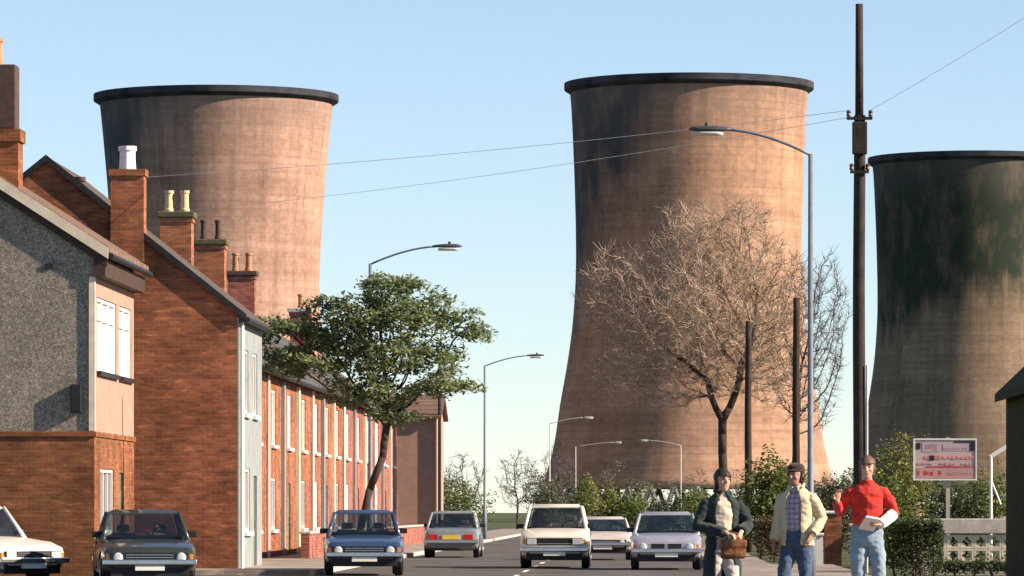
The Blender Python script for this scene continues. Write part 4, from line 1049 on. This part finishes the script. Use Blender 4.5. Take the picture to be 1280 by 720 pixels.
    for s in (-1, 1):
        link('wing_mirror', bx(min(s*hw*0.9, s*(hw*0.9+0.17)), max(s*hw*0.9, s*(hw*0.9+0.17)), cowl+0.25, cowl+0.31, belt+0.02, belt+0.13, bev=0.015), 'plastic', t)
        link('door_handle', bx(s*(hw+0.012)-0.012, s*(hw+0.012)+0.012, 0.25, 0.38, belt-0.14, belt-0.11), 'chrome', t)
        bm = bmesh.new(); box(bm, s*(hw-0.012)-0.012, s*(hw-0.012)+0.016, -0.02, -0.005, 0.32, belt-0.06); link('door_seam', bm, 'plastic', t)
    return t
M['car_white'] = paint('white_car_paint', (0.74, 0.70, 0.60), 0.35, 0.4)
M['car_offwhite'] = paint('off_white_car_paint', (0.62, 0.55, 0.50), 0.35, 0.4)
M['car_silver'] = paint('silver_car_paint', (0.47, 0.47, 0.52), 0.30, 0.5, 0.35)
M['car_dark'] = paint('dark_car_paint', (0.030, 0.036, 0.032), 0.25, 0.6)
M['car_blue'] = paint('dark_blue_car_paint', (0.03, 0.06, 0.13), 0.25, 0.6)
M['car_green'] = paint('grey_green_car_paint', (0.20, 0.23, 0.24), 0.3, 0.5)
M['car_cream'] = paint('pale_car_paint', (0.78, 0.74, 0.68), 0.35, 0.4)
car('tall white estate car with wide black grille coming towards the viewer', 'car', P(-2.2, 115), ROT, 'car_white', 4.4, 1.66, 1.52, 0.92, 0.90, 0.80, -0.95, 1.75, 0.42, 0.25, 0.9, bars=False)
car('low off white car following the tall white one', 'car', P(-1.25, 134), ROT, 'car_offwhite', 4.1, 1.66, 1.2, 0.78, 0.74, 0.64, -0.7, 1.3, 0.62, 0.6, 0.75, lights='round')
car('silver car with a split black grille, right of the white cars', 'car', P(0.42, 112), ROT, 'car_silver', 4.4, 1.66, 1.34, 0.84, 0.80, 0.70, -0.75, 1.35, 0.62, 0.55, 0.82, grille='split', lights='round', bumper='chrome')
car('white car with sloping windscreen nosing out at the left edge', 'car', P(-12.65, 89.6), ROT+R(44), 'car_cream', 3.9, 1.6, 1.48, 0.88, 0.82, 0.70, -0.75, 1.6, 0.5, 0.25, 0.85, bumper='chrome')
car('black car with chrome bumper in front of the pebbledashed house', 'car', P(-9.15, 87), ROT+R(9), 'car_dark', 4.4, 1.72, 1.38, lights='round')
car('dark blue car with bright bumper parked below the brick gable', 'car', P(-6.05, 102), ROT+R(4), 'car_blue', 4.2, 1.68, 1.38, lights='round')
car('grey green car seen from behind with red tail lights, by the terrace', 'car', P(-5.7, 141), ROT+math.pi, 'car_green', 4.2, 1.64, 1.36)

# ------------------------------------------------------------------ people (local: facing -y)
def hand(bm, wrist, d, n, side, curl, size=1.0):
    """d: finger direction, n: where the palm faces, side: +1 thumb along d x n"""
    d = d.normalized(); n = (n-d*n.dot(d)).normalized(); tdir = d.cross(n)*side
    S = size
    capsule(bm, [wrist-d*0.01, wrist+d*0.035*S, wrist+d*0.082*S], [0.026*S, 0.037*S, 0.038*S], 12, (n, 0.45))
    for k, (off, ln) in enumerate(((0.030, 0.072), (0.010, 0.080), (-0.010, 0.074), (-0.029, 0.060))):
        p = wrist+d*0.085*S+tdir*off*S; a = 0.25*curl; pts = [p-d*0.02*S]
        dd = d+tdir*off*2
        for seg in (0.45, 0.32, 0.23):
            pts.append(p); a += curl*0.62
            v = (dd.normalized()*math.cos(a)+n*math.sin(a))
            p = p+v*ln*seg*S
        pts.append(p)
        capsule(bm, pts, [0.0095*S, 0.0095*S, 0.009*S, 0.0085*S, 0.007*S], 8)
    b0 = wrist+d*0.022*S+tdir*0.026*S
    v1 = (d*0.62+tdir*0.72+n*0.25).normalized(); v2 = (d*0.85+tdir*0.25+n*(0.25+0.4*curl)).normalized()
    capsule(bm, [b0, b0+v1*0.038*S, b0+v1*0.038*S+v2*0.03*S, b0+v1*0.038*S+v2*0.055*S], [0.014*S, 0.011*S, 0.0105*S, 0.008*S], 8)
def person(label, loc, rz, J, clothes, skin, hairkind, scale=1.0, headturn=0.0):
    t = thing('person', label, 'person', loc, rz, 'three people on the right pavement')
    t.scale = (scale,)*3
    V3 = Vector
    hip = J.get('hip', V3((0, 0, 0.93)))
    sh = {s: J['sh'][s] for s in 'LR'}
    # ---- body
    bm = bmesh.new()
    ellipse_loft(bm, [(0.84, 0, 0, 0.12, 0.10), (0.90, 0, 0, 0.165, 0.115), (1.02, 0, 0, 0.15, 0.10), (1.12, 0, 0, 0.145, 0.10), (1.28, 0, 0, 0.165, 0.115), (1.40, 0, 0.005, 0.160, 0.095), (1.46, 0, 0.01, 0.105, 0.07), (1.50, 0, 0.012, 0.062, 0.06), (1.56, 0, 0.0, 0.055, 0.058)])
    for s in 'LR':
        sg_ = 1 if s == 'L' else -1
        k, a, toe = J['knee'][s], J['ankle'][s], J['toe'][s]
        capsule(bm, [V3((sg_*0.09, 0, 0.9)), k, a], [0.083, 0.055, 0.04], 12)
        capsule(bm, [k+(a-k)*0.12+V3((0, 0.012, 0)), k+(a-k)*0.35+V3((0, 0.018, 0)), k+(a-k)*0.7], [0.05, 0.054, 0.042], 12)
        capsule(bm, [a+V3((0, 0.03, -0.04)), toe], [0.038, 0.032], 10)
        capsule(bm, [sh[s]+V3((-0.025*sg_, 0, -0.045)), J['elbow'][s], J['wrist'][s]], [0.046, 0.040, 0.027], 12)
        hd_, hn_, cu = J['hand'][s]
        hand(bm, J['wrist'][s], hd_, hn_, J.get('thumb', {}).get(s, sg_), cu)
    # head
    hc = V3((0, -0.015, 1.66)); cs, sn = math.cos(headturn), math.sin(headturn)
    def hp(x, y, z): return V3((hc.x+x*cs-y*sn, hc.y+x*sn+y*cs, hc.z+z))
    secs = [(-0.118, -0.045, 0.030, 0.028), (-0.105, -0.035, 0.048, 0.052), (-0.07, -0.018, 0.060, 0.078), (-0.03, -0.004, 0.069, 0.092), (0.01, 0.0, 0.074, 0.098), (0.05, 0.006, 0.076, 0.098), (0.085, 0.010, 0.066, 0.085), (0.108, 0.012, 0.044, 0.058), (0.118, 0.012, 0.018, 0.024)]
    rings = [[hp(rx*math.cos(2*math.pi*k/24), cy+ry*math.sin(2*math.pi*k/24), z) for k in range(24)] for z, cy, rx, ry in secs]
    ring_loft(bm, rings)
    capsule(bm, [hp(0, -0.094, 0.015), hp(0, -0.106, -0.012), hp(0, -0.112, -0.026)], [0.009, 0.012, 0.0145], 8)
    for s in (-1, 1):
        capsule(bm, [hp(s*0.012, -0.094, 0.03), hp(s*0.045, -0.084, 0.03)], [0.010, 0.008], 8)
        capsule(bm, [hp(s*0.074, 0.012, 0.02), hp(s*0.080, 0.016, -0.005), hp(s*0.073, 0.010, -0.03)], [0.014, 0.015, 0.010], 8)
        capsule(bm, [hp(s*0.042, -0.068, -0.025), hp(s*0.046, -0.062, -0.04)], [0.02, 0.018], 8)
    capsule(bm, [hp(-0.016, -0.085, -0.066), hp(0.016, -0.085, -0.066)], [0.010, 0.010], 8)
    capsule(bm, [hp(0, -0.068, -0.10), hp(0, -0.066, -0.105)], [0.022, 0.022], 8)
    body = link_me('body', fuse(bm, 0.0065, 2), skin, t, smooth=True)
    for s in (-1, 1):
        bm = bmesh.new(); capsule(bm, [hp(s*0.024, -0.090, 0.008), hp(s*0.038, -0.087, 0.008)], [0.0068, 0.0062], 8); link('eye', bm, 'eye', body, smooth=True)
        bm = bmesh.new(); capsule(bm, [hp(s*0.016, -0.104, 0.032), hp(s*0.034, -0.100, 0.036), hp(s*0.052, -0.088, 0.031)], [0.005, 0.006, 0.004], 8); link('eyebrow', bm, 'hair_dark', body, smooth=True)
    bm = bmesh.new(); capsule(bm, [hp(-0.02, -0.090, -0.062), hp(0, -0.0965, -0.061), hp(0.02, -0.090, -0.062)], [0.004, 0.0055, 0.004], 8); link('mouth', bm, 'lip', body, smooth=True)
    # hair / hats
    def hairshell(m_, zl=-0.03, front=0.025, extra=0.017, back=-0.09):
        bm = bmesh.new(); rr = []
        for z, cy, rx, ry in [(-0.09, 0.03, 0.058, 0.062)] + list(secs[3:]):
            if z < back: continue
            rr.append((z, cy, rx+extra, ry+extra))
        rr = rr[:-1]+[(0.134, 0.012, 0.03, 0.035)]
        rings = [[hp(rx*math.cos(2*math.pi*k/24), cy+ry*math.sin(2*math.pi*k/24), z) for k in range(24)] for z, cy, rx, ry in rr]
        ring_loft(bm, rings)
        me_ = cut_bm(bm, (lambda b: (box(b, -0.2+hc.x, 0.2+hc.x, hc.y-0.3, hc.y-0.035, hc.z-0.3, hc.z+front+0.02), box(b, -0.2, 0.2, hc.y-0.034, hc.y+0.02, hc.z-0.3, hc.z-0.035), b)[-1])(bmesh.new()))
        for v in me_.vertices:
            q = v.co*38; v.co += (v.co-hc).normalized()*0.013*noise.noise(q)
        link_me('hair', me_, m_, t, smooth=True)
    if hairkind[0] == 'hair': hairshell(hairkind[1])
    if hairkind[0] == 'cap':
        hairshell(hairkind[2])
        bm = bmesh.new()
        rings = [[hp(rx*math.cos(2*math.pi*k/24), cy+ry*math.sin(2*math.pi*k/24), z) for k in range(24)] for z, cy, rx, ry in ((0.050, 0.0, 0.090, 0.112), (0.075, 0.0, 0.094, 0.116), (0.105, 0.0, 0.084, 0.104), (0.132, 0.005, 0.055, 0.07), (0.142, 0.005, 0.015, 0.02))]
        ring_loft(bm, rings)
        capsule(bm, [hp(-0.05, -0.115, 0.052), hp(0, -0.15, 0.048), hp(0.05, -0.115, 0.052)], [0.035, 0.035, 0.035], 10, (V3((0, 0, 1)), 0.22))
        link_me('cap', fuse(bm, 0.006, 2, 0.003, 20), hairkind[1], t, smooth=True)
    if hairkind[0] == 'hat':
        hairshell(hairkind[2])
        bm = bmesh.new()
        rings = [[hp(rx*math.cos(2*math.pi*k/24), cy+ry*math.sin(2*math.pi*k/24), z) for k in range(24)] for z, cy, rx, ry in ((0.048, 0.0, 0.135, 0.155), (0.058, 0.0, 0.137, 0.157), (0.066, 0.0, 0.088, 0.112), (0.13, 0.004, 0.080, 0.10), (0.158, 0.004, 0.066, 0.085), (0.160, 0.004, 0.03, 0.04))]
        ring_loft(bm, rings); link_me('hat', fuse(bm, 0.006, 2), hairkind[1], t, smooth=True)
    # ---- clothes
    for kind, m_, nm, op in clothes:
        bm = bmesh.new()
        if kind == 'trousers':
            ellipse_loft(bm, [(0.80, 0, 0.005, 0.13, 0.115), (0.86, 0, 0.005, 0.178, 0.135), (0.95, 0, 0, 0.180, 0.130), (1.05, 0, 0, 0.168, 0.118)])
            for s in 'LR':
                sg_ = 1 if s == 'L' else -1; k, a = J['knee'][s], J['ankle'][s]
                tube(bm, [V3((sg_*0.088, 0, 0.92)), V3((sg_*0.09, 0, 0.80)).lerp(k, 0.12), k.lerp(V3((sg_*0.09, 0, 0.9)), 0.4), k, k.lerp(a, 0.55), a+V3((0, 0.0, 0.015))], [0.09, 0.103, 0.09, 0.076, 0.073, 0.076], 14)
        elif kind == 'shirt':
            ellipse_loft(bm, [(0.92, 0, 0, 0.175, 0.130), (1.02, 0, 0, 0.165, 0.122), (1.12, 0, -0.002, 0.163, 0.122), (1.28, 0, -0.002, 0.180, 0.130), (1.40, 0, 0.003, 0.188, 0.118), (1.46, 0, 0.01, 0.135, 0.092), (1.495, 0, 0.012, 0.080, 0.074), (1.525, 0, 0.008, 0.070, 0.070)])
            if op.get('sleeves', True):
                for s in 'LR':
                    e, w_ = J['elbow'][s], J['wrist'][s]; end = w_ if op.get('long', True) else e.lerp(w_, 0.15)
                    tube(bm, [V3((sh[s].x*0.5, 0, sh[s].z-0.02)), sh[s]+V3((-0.01*(1 if s == 'L' else -1), 0, -0.03)), sh[s].lerp(e, 0.5), e, e.lerp(end, 0.5), end.lerp(e, 0.06)], [0.060, 0.072, 0.068, 0.062, 0.055, 0.047], 14)
        elif kind == 'jacket':
            lo, flare, opn = op['hem'], op['flare'], op['open']
            zs = [(lo, 0.19+flare, 0.15+flare*0.8), ((lo+0.95)/2, 0.19+flare*0.6, 0.148+flare*0.5), (0.98, 0.188, 0.145), (1.12, 0.182, 0.142), (1.28, 0.200, 0.150), (1.40, 0.208, 0.138), (1.46, 0.152, 0.110), (1.505, 0.094, 0.090), (1.535, 0.082, 0.084)]
            n_ = 28; outer, inner = [], []
            rings = []
            for z, rx, ry in zs:
                th0 = opn*(1.0 if z < 1.3 else max(0.45, 1-(z-1.3)*2.0))
                ang = [(-math.pi/2+th0)+(2*math.pi-2*th0)*k/(n_-1) for k in range(n_)]
                o_ = [V3((rx*math.cos(a_), 0.005+ry*math.sin(a_), z)) for a_ in ang]
                i_ = [V3(((rx-0.022)*math.cos(a_), 0.005+(ry-0.022)*math.sin(a_), z)) for a_ in ang[::-1]]
                rings.append(o_+i_)
            ring_loft(bm, rings)
            for s in 'LR':
                e, w_ = J['elbow'][s], J['wrist'][s]
                tube(bm, [V3((sh[s].x*0.5, 0.01, sh[s].z-0.02)), sh[s]+V3((-0.01*(1 if s == 'L' else -1), 0, -0.03)), sh[s].lerp(e, 0.5), e, e.lerp(w_, 0.5), w_.lerp(e, 0.04)], [0.062, 0.080, 0.079, 0.074, 0.066, 0.056], 14)
            # collar
            tube(bm, [V3((x, y, z)) for x, y, z in ((-0.055, -0.095, 1.43), (-0.085, -0.05, 1.51), (-0.07, 0.05, 1.55), (0, 0.085, 1.56), (0.07, 0.05, 1.55), (0.085, -0.05, 1.51), (0.055, -0.095, 1.43))], [0.016, 0.02, 0.02, 0.02, 0.02, 0.02, 0.016], 8)
        elif kind == 'cuff':
            s = op['s']; e, w_ = J['elbow'][s], J['wrist'][s]
            tube(bm, [e.lerp(w_, 0.12), e.lerp(w_, 0.55), w_.lerp(e, 0.01)], [0.068, 0.061, 0.052], 14)
        link_me(nm, fuse(bm, 0.009, 2, op.get('wr', 0.011), op.get('fq', 8.0)), m_, t, smooth=True)
    for s in 'LR':
        a, toe = J['ankle'][s], J['toe'][s]; bm = bmesh.new()
        capsule(bm, [a+V3((0, 0.035, -0.045)), (a+toe)/2+V3((0, 0, -0.012)), toe], [0.047, 0.046, 0.040], 12)
        link_me('shoe', fuse(bm, 0.008, 2), 'shoe', t, smooth=True)
    return t
V3 = Vector
SH = {'L': V3((0.185, 0.01, 1.42)), 'R': V3((-0.185, 0.01, 1.42))}
stride = dict(knee={'L': V3((0.095, -0.10, 0.50)), 'R': V3((-0.095, 0.0, 0.49))}, ankle={'L': V3((0.095, -0.14, 0.095)), 'R': V3((-0.095, 0.15, 0.11))}, toe={'L': V3((0.11, -0.30, 0.045)), 'R': V3((-0.11, 0.0, 0.042))})
# 1: dark coat, both hands on a brown bag held before the waist
J1 = dict(stride, sh=SH, elbow={'L': V3((0.29, -0.04, 1.15)), 'R': V3((-0.29, -0.02, 1.14))}, wrist={'L': V3((0.155, -0.265, 1.08)), 'R': V3((-0.03, -0.285, 1.07))},
    hand={'L': (V3((-0.3, -0.55, -0.5)), V3((-0.8, 0.0, -0.5)), 0.7), 'R': (V3((0.6, -0.35, -0.2)), V3((0.2, -0.1, -0.9)), 0.7)})
person('person in a dark open coat holding a brown bag before the waist', P(0.86, 55.6), ROT+0.22, J1,
    [('trousers', 'c_trouser', 'trousers', {}), ('shirt', 'c_shirt', 'shirt', {'sleeves': False}), ('jacket', 'c_coat', 'coat', dict(hem=0.52, flare=0.04, open=0.55, wr=0.014))], 'skin', ('hair', 'hair_dark'), 1.03, 0.25)
bm = bmesh.new()
box(bm, -0.10, 0.20, -0.385, -0.285, 0.80, 1.02, bev=0.035); box(bm, -0.105, 0.205, -0.395, -0.30, 0.92, 1.025, bev=0.02)
bg = tag(link_me('held_bag', fuse(bm, 0.01, 2, 0.008, 9), 'leather', None, P(0.86, 55.6), (0, 0, ROT+0.22), True), 'brown leather bag held before the waist of the person in the dark coat', 'bag')
link('handle', tb([(-0.03, -0.335, 1.02), (-0.025, -0.335, 1.085), (0.05, -0.335, 1.10), (0.12, -0.335, 1.085), (0.125, -0.335, 1.02)], 0.011, 8), 'leather', bg, smooth=True)
# 2: cream jacket, hand in pocket
stride2 = dict(knee={'L': V3((0.10, 0.02, 0.49)), 'R': V3((-0.11, -0.13, 0.50))}, ankle={'L': V3((0.10, 0.20, 0.13)), 'R': V3((-0.11, -0.17, 0.095))}, toe={'L': V3((0.12, 0.06, 0.042)), 'R': V3((-0.15, -0.33, 0.045))})
stand = dict(knee={'L': V3((0.13, -0.05, 0.50)), 'R': V3((-0.10, -0.03, 0.50))}, ankle={'L': V3((0.16, 0.0, 0.09)), 'R': V3((-0.10, 0.04, 0.09))}, toe={'L': V3((0.23, -0.15, 0.042)), 'R': V3((-0.13, -0.12, 0.042))})
J2 = dict(stride2, sh=SH, elbow={'L': V3((0.27, 0.12, 1.15)), 'R': V3((-0.225, 0.04, 1.13))}, wrist={'L': V3((0.215, -0.085, 0.97)), 'R': V3((-0.25, -0.09, 0.90))},
    hand={'L': (V3((-0.35, -0.3, -0.85)), V3((-0.9, 0.3, 0.2)), 0.3), 'R': (V3((0.05, -0.15, -1)), V3((0.9, 0, 0)), 0.5)})
person('person in an open cream jacket over a checked shirt, dark cap and jeans', P(1.72, 55.6, 0.11), ROT-0.35, J2,
    [('trousers', 'c_jean', 'jeans', {}), ('shirt', 'c_check', 'shirt', {'sleeves': False}), ('jacket', 'c_cream', 'jacket', dict(hem=0.84, flare=0.015, open=0.5))], 'skin_b', ('cap', 'c_hat', 'hair_dark'), 1.0, -0.3)
# 3: red jumper, forearms forward, papers in hand
J3 = dict(stand, sh=SH, elbow={'L': V3((0.30, 0.02, 1.16)), 'R': V3((-0.30, 0.02, 1.17))}, wrist={'L': V3((0.13, -0.24, 1.04)), 'R': V3((-0.33, -0.16, 1.30))},
    hand={'L': (V3((-0.75, -0.5, -0.05)), V3((-0.1, 0.2, 0.95)), 0.5), 'R': (V3((0.05, -0.4, 0.9)), V3((0.4, -0.9, 0.0)), 0.4)})
person('person in a red jumper with fair hair and pale blue jeans carrying papers', P(2.50, 54.8, 0.11), ROT, J3,
    [('trousers', 'c_jean_l', 'jeans', {}), ('shirt', 'c_red', 'jumper', dict(wr=0.013)), ('cuff', 'c_white', 'rolled_sleeve', {'s': 'L'})], 'skin', ('hair', 'hair_fair'), 1.045, -0.1)
bm = bmesh.new(); box(bm, -0.09, 0.09, -0.12, 0.12, -0.012, 0.012, bev=0.004)
o = link('held_papers', bm, 'paper', None, P(2.50, 54.8, 0.11)+V3((0.01, -0.30, 1.10)), (R(-35), R(10), 0.25)); tag(o, 'bundle of pale papers held by the person in red', 'papers')

# ------------------------------------------------------------------ camera, light, sky
cam = bpy.data.cameras.new('camera'); co = bpy.data.objects.new('camera', cam); C.objects.link(co)
co.location = (0, 0, EYE); co.rotation_euler = (R(90), 0, 0)
cam.sensor_width = 36; cam.lens = 36*6000/1280; cam.shift_y = 279/1280; cam.clip_start = 1; cam.clip_end = 8000
scene.camera = co
EL, AZ = R(27), R(102)       # azimuth clockwise from +y
sun = bpy.data.lights.new('sun', 'SUN'); sun.energy = 5.0; sun.angle = R(0.5); sun.color = (1.0, 0.81, 0.63)
so = bpy.data.objects.new('sun', sun); C.objects.link(so)
dv = Vector((math.sin(AZ)*math.cos(EL), math.cos(AZ)*math.cos(EL), math.sin(EL)))
so.rotation_euler = dv.to_track_quat('Z', 'Y').to_euler(); so.location = (60, -30, 60)
w = bpy.data.worlds.new('World'); scene.world = w; w.use_nodes = True
nt = w.node_tree; sky = nt.nodes.new('ShaderNodeTexSky'); sky.sky_type = 'NISHITA'; sky.sun_disc = False
sky.sun_elevation = EL; sky.sun_rotation = AZ; sky.air_density = 0.8; sky.dust_density = 0.0; sky.ozone_density = 2.2; sky.altitude = 0
bgn = nt.nodes['Background']; hs = nt.nodes.new('ShaderNodeHueSaturation'); hs.inputs['Saturation'].default_value = 0.85; nt.links.new(mixc(nt, 1.0, sky.outputs[0], (0.97, 1.0, 1.07), 'MULTIPLY'), hs.inputs['Color']); nt.links.new(hs.outputs[0], bgn.inputs[0]); bgn.inputs[1].default_value = 0.065
scene.view_settings.view_transform = 'Standard'; scene.view_settings.look = 'None'; scene.view_settings.exposure = 1.2; scene.view_settings.gamma = 1
